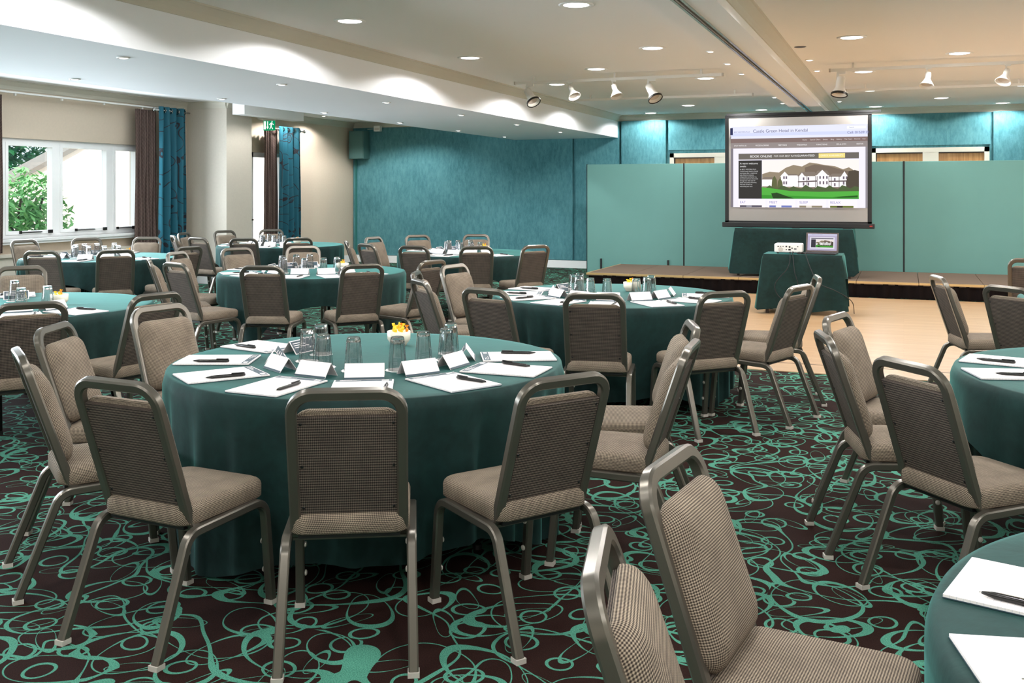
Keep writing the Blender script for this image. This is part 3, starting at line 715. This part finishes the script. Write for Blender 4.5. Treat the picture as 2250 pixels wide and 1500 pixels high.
# place-setting pieces (one of each, then copied)
def make_pad():
    p = thing('notepad', 'x', 'notepad')     # long axis along local y, head (printed) end at +y
    box('backing', -.126, .126, -.176, .176, 0, .002, M['print'], p); box('sheets', -.125, .125, -.175, .175, .002, .0075, M['paper'], p)
    m = MB(); m.box(-.118, .118, .138, .170, .0075, .0081); o = m.obj('printed_band', M['print'], p)
    m = MB(); m.box(.075, .105, .145, .163, .0081, .0084); m.obj('logo', M['card'], o)
    m = MB()
    for k in range(3): m.box(-.10, -.01 - .02 * k, .146 + .007 * k, .148 + .007 * k, .0081, .0084)
    m.obj('small_print', M['card'], o)['kind'] = 'stuff'; return p
def make_pen():
    p = thing('ballpoint_pen', 'x', 'pen')    # along local y
    MM = Matrix.Scale(1.17, 4) @ Matrix.Rotation(R(-90), 4, 'X')
    m = MB(); m.lathe([(0, -.072), (.0025, -.07), (.0058, -.05), (.0062, .055), (.0052, .07), (0, .072)], 10, MM); m.obj('barrel', M['pen'], p, True)
    m = MB(); m.box(-.0025, .0025, .024, .08, .007, .0105); m.obj('clip', M['black'], p)
    m = MB(); m.lathe([(0, -.076), (.0012, -.0755), (.0022, -.0705)], 8, MM); m.obj('tip', M['chrome'], p); return p
def make_card():
    p = thing('name_card', 'x', 'name card')  # ridge along x, blank face towards -y
    h, d, L, th = .062, .045, .085, .0012
    m = MB(); m.add([(-L, -d, 0), (L, -d, 0), (L, 0, h), (-L, 0, h), (-L, -d + th * 2, 0), (L, -d + th * 2, 0), (L, 0, h - th * 2), (-L, 0, h - th * 2)], [(0, 1, 2, 3), (7, 6, 5, 4), (0, 4, 5, 1), (1, 5, 6, 2), (3, 7, 4, 0)]); m.obj('front_flap', M['card'], p)
    m = MB(); m.add([(-L, d, 0), (L, d, 0), (L, 0, h), (-L, 0, h), (-L, d - th * 2, 0), (L, d - th * 2, 0), (L, 0, h - th * 2), (-L, 0, h - th * 2)], [(3, 2, 1, 0), (4, 5, 6, 7), (1, 5, 4, 0), (2, 6, 5, 1), (0, 4, 7, 3)]); o = m.obj('rear_flap', M['card'], p)
    nrm = Vector((0, h, d)).normalized()
    def onrear(x0, x1, s0, s1, e): return [Vector((x, d * s, h * (1 - s))) + nrm * e for x, s in ((x0, s0), (x1, s0), (x1, s1), (x0, s1))]
    m = MB(); m.add(onrear(-L + .006, L - .006, .06, .94, .0006), [(0, 1, 2, 3)]); pr = m.obj('print', M['print'], o)
    m = MB(); m.add(onrear(-.07, -.045, .65, .88, .001), [(0, 1, 2, 3)])
    for k in range(3): m.add(onrear(.0 - .02 * k, .07, .2 + .15 * k, .25 + .15 * k, .001), [(0, 1, 2, 3)])
    m.obj('lettering', M['card'], pr)
    m = MB(); m.add([(-L, -d - .001, .001), (L, -d - .001, .001), (L, -d * .88 - .001, .0085), (-L, -d * .88 - .001, .0085)], [(0, 1, 2, 3)]); m.obj('printed_edge', M['print'], p); return p
def make_glass():
    m = MB(); m.lathe([(0, .150), (.027, .150), (.0295, .147), (.031, .135), (.0415, .001), (.0405, 0), (.039, .001), (.0285, .128), (.026, .131), (0, .131)], 24)
    o = m.obj('glass_tumbler', M['glass'], None, True)
    for q in o.data.vertices:
        if .003 < q.co.z < .14 or .001 <= q.co.z < .003:
            a = round(math.atan2(q.co.y, q.co.x) / (2 * math.pi / 24)); e = 1.03 if a % 2 else .97
            q.co.x *= e; q.co.y *= e
    return sm(o, 12)
def make_coaster():
    m = MB(); n = 48; v = [(0, 0, .0012)] + [((.055 + .0022 * math.cos(12 * 2 * math.pi * i / n)) * math.cos(2 * math.pi * i / n), (.055 + .0022 * math.cos(12 * 2 * math.pi * i / n)) * math.sin(2 * math.pi * i / n), z) for z in (.0012, 0) for i in range(n)]
    f = [(0, 1 + i, 1 + (i + 1) % n) for i in range(n)] + [(1 + i, 1 + n + i, 1 + n + (i + 1) % n, 1 + (i + 1) % n) for i in range(n)]
    return mesh('paper_coaster', v, f, M['coaster'])
def make_bowl():
    o = thing('sweet_bowl', 'x', 'bowl')
    m = MB(); m.lathe([(0, .005), (.034, .004), (.036, 0), (.039, 0), (.043, .010), (.056, .026), (.060, .034), (.061, .074), (.058, .075), (.055, .036), (.040, .016), (0, .014)], 28); m.obj('bowl', M['ceramic'], o, True); return o
proto = dict(pad=make_pad(), pen=make_pen(), card=make_card(), glass=make_glass(), coaster=make_coaster(), bowl=make_bowl())
used = set()
def put(kind, x, y, z, rz, label, cat, group):
    o = proto[kind] if kind not in used else copy_tree(proto[kind])
    used.add(kind); o.location = (x, y, z); o.rotation_euler = (0, 0, rz); tag(o, label, cat, group); return o
ORD = ['first', 'second', 'third', 'fourth', 'fifth', 'sixth', 'seventh', 'eighth']
def sweets(x, y, z, tn, many):
    for k in range(9 if many else 5):
        a = k * 2.4; r = .012 + .030 * (k % 3) / 2; m = MB(); q = Matrix.Rotation(a, 4, 'Z') @ Matrix.Rotation(R(random.uniform(-25, 40)), 4, 'X')
        prof = [(0, -.011), (.007, -.009), (.009, 0), (.007, .009), (0, .011)]; m.lathe(prof, 8, q)
        for s in (-1, 1):
            base = [Vector((0, 0, s * .010)), Vector((.012, .004, s * .026)), Vector((.004, .0, s * .029)), Vector((-.004, .006, s * .027)), Vector((-.012, -.002, s * .025))]
            m.add([q @ p for p in base], [(0, 1, 2), (0, 2, 3), (0, 3, 4)])
        o = m.obj('wrapped_sweet', M['sweet_orange'] if k % 5 == 3 else M['sweet_yellow'], None, False, loc=(x + r * math.cos(a), y + r * math.sin(a), z + .068 + .012 * (k % 2) + (.012 if many else 0)))
        tag(o, ('bright yellow or orange wrapped sweet heaped in the bowl on the ' if many else 'yellow or orange wrapped sweet in the bowl on the ') + tn, 'sweet', 'sweets in the bowl on the ' + tn)
TABLES = {
 'T1': ((-2.378, 4.175), 'heaped-sweets table', [170, 202, 233, 266, 297, 325, 359, 25], [1.505, 1.505, 1.505, 1.54, 1.55, 1.58, 1.55, 1.56]),
 'T2': ((-2.116, 7.492), 'table before the stage', [168, 197, 225, 254, 282, 313, 340, 10], [1.54, 1.54, 1.57, 1.58, 1.58, 1.56, 1.56, 1.54]),
 'T3': ((-5.517, 8.56), 'table under the soffit middle', [127, 155.5, 187, 225, 252, 287, 319, 347], None),
 'T4': ((-5.831, 5.24), 'table under the soffit near end', [136, 321, 349], [1.54, 1.54, 1.54]),
 'T5': ((-9.066, 9.435), 'table beside the window', [112, 141, 171, 205, 240, 291, 319, 350], None),
 'T6': ((-8.65, 12.554), 'table beside the pillar', [130, 159, 193, 231, 259, 286, 313], None),
 'T7': ((-5.267, 11.844), 'table near the teal wall', [110, 143, 173, 216, 243, 270, 297, 324], [1.54, 1.54, 1.54, 1.58, 1.58, 1.58, 1.58, 1.58]),
 'T8': ((1.134, 5.044), 'table at the dance floor edge', [166, 195, 223], [1.51, 1.52, 1.53]),
 'T9': ((.969, 2.061), 'table furthest from the stage', [167, 193.5], [1.53, 1.52]),
 'T10': ((1.73, 8.48), 'table on the dance floor', [195, 225], None),
}
TURN = {'T1': [0, 0, 0, 0, 0, 0, 4, -6], 'T9': [6, -1]}
PAD_ANGLES = {'T1': [170, 204, 236, 268, 298, 329, 359, 27], 'T2': [168, 197, 225, 254, 283, 312, 341, 11]}
GLASSES = {'T1': [(.30, 171), (.29, 208), (.27, 250), (.29, 286), (.32, 323), (.29, 0), (.37, 21), (.42, 47)]}
CLOTHS = {'T1': (long_drop(1.0), 26, .024), 'T2': (long_drop(2.2), 26, .024), 'T3': (square_drop(R(38)), 24, .016), 'T4': (square_drop(R(20)), 20, .014), 'T5': (square_drop(R(15)), 24, .016), 'T6': (square_drop(R(40)), 26, .016), 'T7': (square_drop(R(30)), 24, .016), 'T8': (square_drop(R(10)), 20, .014), 'T9': (square_drop(R(5)), 20, .014), 'T10': (square_drop(R(25)), 22, .015)}
ti = 0
for key, ((tx, ty), tn, angs, rads) in TABLES.items():
    ti += 1
    t = table0 if tfirst[0] else copy_tree(table0); tfirst[0] = False
    t.location = (tx, ty, 0); t.rotation_euler = (0, 0, R(ti * 23)); t['label'] = 'round folding table under the green cloth, ' + tn; t['group'] = 'round tables'
    dr_, fo, am = CLOTHS[key]
    cl = cloth_object('tablecloth', dr_, fo, am, ti); cl.location = (tx, ty, ZT - .0012); tag(cl, 'green velvet cloth draped over the ' + tn, 'tablecloth', 'green tablecloths')
    for k, a in enumerate(angs):
        r = (rads[k] if rads else 1.55) - RAIL_BACK
        cx, cy = tx + r * math.cos(R(a)), ty + r * math.sin(R(a))
        put_chair(cx, cy, a + 180 + (TURN[key][k] if key in TURN else random.uniform(-1.5, 1.5)), ORD[k] + ' taupe padded chair from the window-side end, ' + tn, 'chairs round the ' + tn)
    if key == 'T10': continue
    for k, a in enumerate(angs):
        if key == 'T8' and k == 2: continue
        a = PAD_ANGLES.get(key, angs)[k]; o_ = ORD[k]; aa = R(a + random.uniform(-.7, .7)); ca, sa = math.cos(aa), math.sin(aa); g = ' on the ' + tn
        tilt = random.uniform(-.035, .035)
        px_, py_ = tx + .715 * ca, ty + .715 * sa
        put('pad', px_, py_, ZT, aa + R(90) + tilt, o_ + ' ruled notepad from the window-side end, ' + tn, 'notepad', 'notepads' + g)
        # the sitter looks inwards; the pen lies on the right-hand side of the pad
        rx_, ry_ = -sa, ca
        po = .045 + random.uniform(0, .05); pr_ = .74 + random.uniform(-.03, .04)
        pn = put('pen', tx + pr_ * ca + po * rx_, ty + pr_ * sa + po * ry_, ZT + .0150, aa + R(90) + tilt + random.uniform(-.35, .25), o_ + ' black pen from the window-side end, ' + tn, 'pen', 'pens' + g)
        cr_ = .455 + random.uniform(-.015, .01)
        put('card', tx + cr_ * ca, ty + cr_ * sa, ZT, aa + R(90) + random.uniform(-.12, .12), o_ + ' folded name card from the window-side end, ' + tn, 'name card', 'name cards' + g)
        ga = aa + R(random.uniform(-6, 6)); gr = .31 + random.uniform(-.02, .04)
        if key in GLASSES: gr, ga = GLASSES[key][k][0], R(GLASSES[key][k][1])
        gx, gy = tx + gr * math.cos(ga), ty + gr * math.sin(ga)
        put('coaster', gx, gy, ZT, 0, o_ + ' white paper coaster from the window-side end, ' + tn, 'coaster', 'paper coasters' + g)
        put('glass', gx, gy, ZT + .0013, random.uniform(0, 6), o_ + ' upturned tumbler from the window-side end, ' + tn, 'glass', 'tumblers' + g)
    ba = {'T1': 100, 'T2': 75, 'T4': 30, 'T5': 40, 'T3': 40}.get(key, 70); br_ = .46 if key == 'T1' else .3
    bx_, by_ = tx + br_ * math.cos(R(ba)), ty + br_ * math.sin(R(ba))
    put('bowl', bx_, by_, ZT, 0, ('cream bowl heaped with yellow wrapped sweets on the ' if key == 'T1' else 'cream china sweet bowl on the ') + tn, 'bowl', 'sweet bowls')
    sweets(bx_, by_, ZT, tn, key == 'T1')
put_chair(1.15, 10.75, 82, 'lone taupe padded chair on the dance floor facing the stage', 'lone chair')
# printed pen on the near table
fnt = bpy.data.curves.new('pen_text', 'FONT'); fnt.body = 'BEST WESTERN PLUS'; fnt.size = .005
def text_mesh(body, size, mat, parent, loc, rot, name='lettering', align='LEFT', xs=1.0):
    c = bpy.data.curves.new('t', 'FONT'); c.body = body; c.size = size; c.align_x = align; c.align_y = 'CENTER'
    o = bpy.data.objects.new('t', c); COL.objects.link(o)
    dg = bpy.context.evaluated_depsgraph_get(); me = bpy.data.meshes.new_from_object(o.evaluated_get(dg))
    bpy.data.objects.remove(o); bpy.data.curves.remove(c)
    me.name = name; me.materials.clear(); me.materials.append(mat)
    r = bpy.data.objects.new(name, me); link(r, parent); r.location = loc; r.rotation_euler = rot; r.scale = (xs, 1, 1); return r
bpy.data.curves.remove(fnt)
for o in list(scn.objects):
    if o.name.startswith('ballpoint_pen') and o['label'].endswith('furthest from the stage'):
        text_mesh('BEST WESTERN PLUS', .0052, M['gold'], o, (.0, -.05, .0076), (0, 0, R(90)), 'lettering')

# ------------------------------------------------------------------ projection screen on its table, AV table
def rect_table(name, label, cat, x0, x1, y0, y1, z0, h):
    t = thing(name, label, cat, ((x0 + x1) / 2, (y0 + y1) / 2, z0)); hx, hy = (x1 - x0) / 2, (y1 - y0) / 2
    box('tabletop', -hx, hx, -hy, hy, h - .03, h - .003, M['wood_dark'], t)
    for sx in (-1, 1):
        for sy in (-1, 1): box('leg', sx * (hx - .04) - .018, sx * (hx - .04) + .018, sy * (hy - .04) - .018, sy * (hy - .04) + .018, 0, h - .03, M['wood_dark'], t)
    return t
def rect_cloth(name, label, x0, x1, y0, y1, z, drop):
    """cloth over a rectangular table: drop(side, u) gives hanging length"""
    hx, hy = (x1 - x0) / 2 + .008, (y1 - y0) / 2 + .008; per = []
    def side(ax, ay, bx2, by2, n, s):
        for i in range(n): u = i / n; per.append((ax + (bx2 - ax) * u, ay + (by2 - ay) * u, s, u))
    side(-hx, -hy, hx, -hy, 48, 0); side(hx, -hy, hx, hy, 28, 1); side(hx, hy, -hx, hy, 48, 2); side(-hx, hy, -hx, -hy, 28, 3)
    n = len(per); v = [(0, 0, 0)]; f = []; rows = [[(x * q, y * q, 0) for x, y, s, u in per] for q in (.5, .97, .99)]
    for k in range(11):
        g = k / 10; row = []
        for i, (x, y, s, u) in enumerate(per):
            D = drop(s, u); z_ = -.006 - D * g; L = math.hypot(x, y); out = .008 * min(1, k) + .035 * g * (1 + math.sin(i * .55)) * .5 + .02 * g * math.sin(i * .21 + 1)
            nx, ny = ((0, -1), (1, 0), (0, 1), (-1, 0))[s]; cor = max(0, 1 - min(u, 1 - u) * 9)
            row.append((x + nx * out + (x / L) * cor * .07 * g, y + ny * out + (y / L) * cor * .07 * g, z_))
        rows.append(row)
    for row in rows: v += row
    f += [(0, 1 + i, 1 + (i + 1) % n) for i in range(n)]
    for k in range(len(rows) - 1):
        o = 1 + k * n; f += [(o + i, o + n + i, o + n + (i + 1) % n, o + (i + 1) % n) for i in range(n)]
    o = mesh(name, v, f, M['cloth'], None, True, loc=((x0 + x1) / 2, (y0 + y1) / 2, z)); return tag(o, label, 'tablecloth')
SX0, SX1 = -2.62, -.48
rect_table('trestle_table', 'covered table standing on the stage under the projection screen', 'table', -2.45, -.72, 15.75, 16.4, .238, .737)
def dropA(s, u): return .70 if s in (0, 2) else .64 - .25 * math.exp(-((u - .5) / .25) ** 2)
rect_cloth('tablecloth', 'dark green cloth on the stage table under the projection screen', -2.45, -.72, 15.75, 16.4, .978, dropA)
rect_table('projector_table', 'small covered table holding projector and laptop', 'table', -1.66, -.72, 12.95, 13.45, .006, .75)
def dropB(s, u): return (.70 - .02 * math.sin(u * 9)) if s == 0 else (.30 + .38 * max(0, 1 - u * 3.2) if s == 1 else .68)
rect_cloth('tablecloth', 'dark green cloth on the small projector table', -1.66, -.72, 12.95, 13.45, .76, dropB)
sc = thing('projection_screen', 'portable projection screen showing a hotel web page on the stage table', 'projection screen', ((SX0 + SX1) / 2, 16.0, .985))
W_, Z0s, Z1s = (SX1 - SX0), .07, 1.73
hw = W_ / 2
box('screen_fabric', -hw, hw, 0, .006, Z0s, Z1s, plain('grey_screen_fabric', (150, 145, 140), .8, var=.02), sc)
b = MB(); b.box(-hw - .03, -hw + .03, -.004, .012, Z0s - .02, Z1s); b.box(hw - .03, hw + .03, -.004, .012, Z0s - .02, Z1s); b.box(-hw - .03, hw + .03, -.004, .012, Z0s - .03, Z0s + .03); b.box(-hw - .03, hw + .03, -.004, .012, Z1s - .01, Z1s + .04); b.obj('border', M['black'], sc)
box('top_bar', -hw - .01, hw + .16, -.012, .022, Z1s + .03, Z1s + .065, M['black'], sc)
case = box('base_case', -hw - .07, hw + .07, -.05, .05, 0, .075, M['black'], sc, .01)
b = MB(); b.tube([(0, .03, .02), (0, .03, Z1s + .04)], .012, 8); b.obj('support_pole', M['steel'], sc)
for x in (-.75, .0, .75): box('foot', x - .06, x + .06, -.12, .12, -.006, .004, M['black'], sc)
box('badge', hw - .0, hw + .04, -.0525, -.05, .03, .045, plain('red_badge', (170, 40, 34), .4), case)
PAL = {}
def pe(rgb, s=1.0):
    k = (rgb, s)
    if k not in PAL: PAL[k] = emit('projected_%d_%d_%d' % rgb, rgb, s)
    return PAL[k]
class Page:
    """a web page drawn on a surface: u to the right, v down, both 0..1"""
    def __init__(s, parent, w, h, ox, oz, y, k=1.0):
        s.p = thing_part(parent); s.w, s.h, s.ox, s.oz, s.y, s.k, s.lay = w, h, ox, oz, y, k, 0
    def pt(s, u, v): return (s.ox + u * s.w, s.y - s.lay * s.step(), s.oz - v * s.h)
    def step(s): return .0004 * s.w
    def poly(s, pts, rgb, name='picture_patch'):
        s.lay += 1; n = len(pts); return mesh(name, [s.pt(*p) for p in pts], [tuple(range(n))], pe(rgb, s.k), s.p)
    def rect(s, u0, v0, u1, v1, rgb, name='page_block'): return s.poly([(u0, v0), (u1, v0), (u1, v1), (u0, v1)], rgb, name)
    def text(s, u, v, size, body, rgb, align='LEFT', xs=1.0):
        s.lay += 1; x, y, z = s.pt(u, v); return text_mesh(body, size * s.h, pe(rgb, s.k), s.p, (x, y, z), (R(90), 0, 0), 'page_text', align, xs)
def thing_part(parent): return parent
def hotel(P, u0, v0, u1, v1):
    U = lambda a: u0 + (u1 - u0) * a; V = lambda a: v0 + (v1 - v0) * a
    Q = lambda pts, c: P.poly([(U(a), V(b_)) for a, b_ in pts], c)
    Q([(0, 0), (1, 0), (1, 1), (0, 1)], (250, 240, 236))
    hills = [(0, .36), (.08, .30), (.18, .32), (.25, .2), (.33, .13), (.42, .17), (.5, .07), (.58, .10), (.66, .14), (.76, .17), (.84, .25), (.9, .2), (.95, .28), (1, .3), (1, .82), (0, .82)]
    Q(hills, (150, 136, 116)); Q([(.45, .2), (.55, .12), (.7, .17), (.85, .28), (1, .32), (1, .8), (.45, .8)], (122, 108, 96))
    def house(a0, a1, wall_t, roof_t, base, roof=(134, 122, 112), wall=(250, 246, 246), gable=None):
        Q([(a0, wall_t), (a1, wall_t), (a1, base), (a0, base)], wall); Q([(a0 - .01, wall_t), (a0 + (a1 - a0) * .15, roof_t), (a1 - (a1 - a0) * .15, roof_t), (a1 + .01, wall_t)], roof)
        if gable: g0, g1, gt = gable; Q([(g0, wall_t + .03), ((g0 + g1) / 2, gt), (g1, wall_t + .03)], wall)
    house(0, .15, .50, .44, .68); house(.2, .38, .40, .36, .69, gable=(.19, .29, .30)); house(.38, .58, .42, .31, .70, gable=(.38, .46, .33)); house(.56, .70, .40, .28, .72, gable=(.56, .70, .26)); house(.70, .90, .44, .36, .70, gable=(.81, .90, .30))
    for (a, t_, c) in ((.225, .42, 5), (.25, .42, 5), (.43, .45, 6), (.48, .45, 6), (.60, .42, 7), (.635, .42, 7), (.67, .42, 7), (.75, .47, 5), (.84, .43, 6), (.87, .43, 6)):
        Q([(a, t_), (a + .016, t_), (a + .016, t_ + .07), (a, t_ + .07)], (110, 100, 116)); Q([(a, t_ + .13), (a + .016, t_ + .13), (a + .016, t_ + .21), (a, t_ + .21)], (120, 108, 120))
    for a in (.385, .47, .575, .56, .695, .72, .80, .895): Q([(a, .42), (a + .006, .42), (a + .006, .70), (a, .70)], (90, 78, 82))
    Q([(.38, .55), (.58, .53), (.58, .56), (.38, .58)], (104, 92, 92)); Q([(.7, .54), (.9, .53), (.9, .56), (.7, .57)], (104, 92, 92))
    for (a, b_) in ((.10, .40), (.16, .46)): Q([(a, .8), (a + .01, b_ + .1), (a + .035, b_), (a + .06, b_ + .12), (a + .065, .8)], (100, 104, 72))
    Q([(.9, .3), (.96, .27), (1, .3), (1, .82), (.88, .82), (.87, .6)], (86, 78, 68))
    pts = [(0, .74)] + [(i / 24, .70 + .045 * math.sin(i * 2.1) + .02 * math.sin(i * 5)) for i in range(1, 24)] + [(1, .70), (1, .84), (0, .84)]
    Q(pts, (84, 100, 66)); Q([(.0, .70), (.1, .73), (.3, .80), (.6, .82), (1, .80), (1, 1), (0, 1)], (88, 176, 72)); Q([(.0, .9), (.4, .93), (1, .97), (1, 1), (0, 1)], (66, 150, 56)); Q([(.1, .86), (.16, .84), (.25, .92), (.34, .99), (.12, .99)], (50, 74, 44)); Q([(.74, .95), (.99, .91), (.99, .96), (.8, .97)], (46, 92, 40))
def webpage(P, big_):
    P.rect(.015, .07, 1.0, .19, (228, 230, 250)); P.rect(.015, .135, 1.0, .165, (210, 216, 246))
    P.rect(.015, .19, 1.0, .235, (132, 112, 108)); P.rect(.015, .232, 1.0, .287, (150, 140, 138))
    P.rect(.033, .287, .985, .867, (240, 236, 252)); P.rect(.015, .287, .033, .867, (128, 122, 130)); P.rect(.985, .287, 1.0, .867, (150, 144, 150))
    P.rect(.073, .338, .94, .397, (112, 106, 100)); P.rect(.073, .405, .247, .782, (62, 60, 58))
    hotel(P, .249, .405, .94, .782)
    P.rect(.66, .345, .845, .39, (240, 222, 140))
    for k in range(4):
        u = .075 + .218 * k; P.rect(u, .79, u + .2, .867, (252, 240, 246)); P.rect(u + .012, .847, u + .175, .866, [(96, 92, 104), (120, 130, 190), (150, 140, 120), (110, 120, 60)][k]); P.rect(u + .06, .847, u + .10, .866, [(150, 150, 160), (236, 238, 250), (226, 220, 210), (60, 56, 40)][k])
        P.text(u + .012, .818, .032 if big_ else .03, ['EAT', 'MEET', 'SLEEP', 'RELAX'][k], (110, 130, 190))
    P.rect(.015, .085, .035, .155, (54, 58, 92))
    P.text(.043, .127, .0165, 'BEST WESTERN PLUS', (96, 108, 160)); P.text(.185, .122, .043, 'Castle Green Hotel in Kendal', (96, 96, 130))
    P.rect(.858, .09, .99, .115, (244, 246, 255)); P.text(.875, .103, .016, 'Search', (120, 120, 150)); P.text(.86, .152, .034, 'Call: 01539 73', (110, 110, 150)); P.text(.018, .175, .018, 'S', (70, 80, 140))
    for u, s_ in ((.545, 'Home'), (.60, 'Special Offers'), (.69, 'Events'), (.745, 'Blog'), (.785, 'Gallery'), (.84, 'The Team'), (.91, 'Find Us'), (.965, 'Con')): P.text(u, .214, .017, s_, (226, 214, 210))
    for u, s_ in ((.045, 'STAY WITH US'), (.205, 'FOOD & DRINK'), (.37, 'MEETINGS'), (.505, 'WEDDINGS'), (.645, 'FUNCTIONS'), (.785, 'SPA & GYM'), (.925, 'FESTIVE')): P.text(u, .262, .018, s_, (250, 246, 246))
    P.text(.165, .369, .031, 'BOOK ONLINE', (250, 248, 248)); P.text(.34, .368, .023, 'FOR OUR BEST RATE', (236, 232, 230)); P.text(.508, .367, .025, 'GUARANTEED', (250, 248, 248)); P.text(.675, .368, .021, 'CHECK AVAILABILITY', (252, 248, 226))
    for k, s_ in enumerate(['A warm welcome', 'awaits']): P.text(.09, .437 + .028 * k, .024, s_, (244, 244, 244))
    for k, s_ in enumerate(['At BEST WESTERN PLUS,', 'Castle Green Hotel in Kendal', 'we always offer a traditional', 'Lake District welcome.', 'Independent and family run,', 'we stand out from the crowd', 'through our keen eye for', 'detail and quality of service.', 'We look forward to', 'welcoming you soon.']): P.text(.09, .495 + .0185 * k, .0145, s_, (214, 214, 214))
webpage(Page(bpy.data.objects[[c for c in sc.children if c.name.startswith('screen_fabric')][0].name], W_ - .06, Z1s - Z0s - .06, -hw + .03, Z1s - .03, -.001, .66), True)
# projector
pj = thing('projector', 'white projector with rear sockets on the small covered table', 'projector', (-1.37, 13.17, .762))
box('body', -.17, .17, -.12, .13, .012, .125, M['plastic_white'], pj, .015)
b = MB()
for (x, z, w2_, h2) in ((-.12, .09, .02, .012), (-.09, .09, .014, .01), (-.06, .09, .014, .01), (-.02, .09, .02, .018), (.02, .085, .02, .02), (.05, .07, .02, .014), (.09, .06, .03, .012), (-.02, .05, .014, .012), (.02, .05, .03, .02), (.12, .09, .012, .012)): b.box(x - w2_ / 2, x + w2_ / 2, -.1225, -.12, z - h2 / 2, z + h2 / 2)
b.obj('socket', M['black'], pj)
b = MB(); b.lathe([(0, 0), (.03, 0), (.03, .003), (0, .003)], 16, Matrix.Translation((-.09, -.119, .05)) @ Matrix.Rotation(R(90), 4, 'X')); b.obj('speaker_grille', M['glide'], pj)
for sx in (-.13, .13):
    m = MB(); m.lathe([(.012, -.002), (.012, .014)], 10, Matrix.Translation((sx, -.08, 0))); m.obj('foot', M['black'], pj)
m = MB(); m.lathe([(.045, 0), (.045, .03), (.03, .03)], 16, Matrix.Translation((.08, .13, .07)) @ Matrix.Rotation(R(-90), 4, 'X')); m.obj('lens_barrel', M['black'], pj)
lp = thing('laptop', 'open dark laptop showing the web page on the small covered table', 'laptop', (-.98, 13.1, .762), R(-4))
box('keyboard_base', -.20, .20, -.13, .13, 0, .018, M['black'], lp, .004)
b = MB(); b.box(-.15, .15, -.05, .09, .018, .0195); b.obj('keyboard', M['steel'], lp)
lid = bpy.data.objects.new('lid', None); 
MM = Matrix.Translation((0, .13, .018)) @ Matrix.Rotation(R(-14), 4, 'X')
b = MB(); b.box(-.20, .20, 0, .012, 0, .25, MM); ld = b.obj('lid', plain('dark_brown_bezel', (70, 56, 52), .35), lp)
bpy.data.objects.remove(lid)
scr = mesh('display', [(-.18, -.001, .02), (.18, -.001, .02), (.18, -.001, .235), (-.18, -.001, .235)], [(0, 1, 2, 3)], pe((196, 186, 214), .55), ld); scr.matrix_local = MM
def lap_page():
    P = Page(scr, .36, .215, -.18, .235, -.0015, .55)
    P.rect(0, 0, 1, .12, (214, 210, 236)); P.rect(.08, .2, .92, .9, (236, 232, 244)); P.rect(.12, .25, .88, .31, (98, 92, 104)); P.rect(.12, .34, .28, .82, (70, 66, 74)); hotel(P, .29, .34, .88, .82); P.text(.14, .06, .05, 'Castle Green Hotel in Kendal', (90, 90, 120))
lap_page()
ms = MB(); ms.lathe([(0, 0), (.03, 0), (.034, .01), (.025, .025), (0, .03)], 14); tag(ms.obj('computer_mouse', M['black'], None, True, loc=(-1.22, 13.0, .762)), 'small black mouse between projector and laptop', 'mouse')
def cable(name, label, pts, r=.005):
    pts = [Vector(p) for p in pts]; out = []
    for i in range(len(pts) - 1):
        p0, p1, p2, p3 = pts[max(i - 1, 0)], pts[i], pts[i + 1], pts[min(i + 2, len(pts) - 1)]
        for k in range(6):
            t_ = k / 6; out.append(.5 * ((2 * p1) + (-p0 + p2) * t_ + (2 * p0 - 5 * p1 + 4 * p2 - p3) * t_ ** 2 + (-p0 + 3 * p1 - 3 * p2 + p3) * t_ ** 3))
    out.append(pts[-1]); m = MB(); m.tube(out, r, 6); tag(m.obj(name, M['black'], None, True), label, 'cable')
cable('power_cable', 'black cable hanging in a loop from the projector table', [(-1.35, 13.05, .775), (-1.33, 12.93, .775), (-1.35, 12.86, .6), (-1.50, 12.84, .4), (-1.47, 12.84, .25), (-1.3, 12.84, .12)])
cable('video_cable', 'thin black cable dropping straight from the projector', [(-1.30, 13.05, .775), (-1.30, 12.93, .775), (-1.27, 12.86, .55), (-1.23, 12.85, .4), (-1.25, 12.85, .3)])
cable('laptop_cable', 'black cable sagging from laptop across the table front', [(-1.2, 13.0, .775), (-1.15, 12.92, .775), (-1.08, 12.86, .6), (-.98, 12.83, .42), (-.78, 12.83, .33), (-.60, 12.95, .2), (-.58, 13.2, .02)])
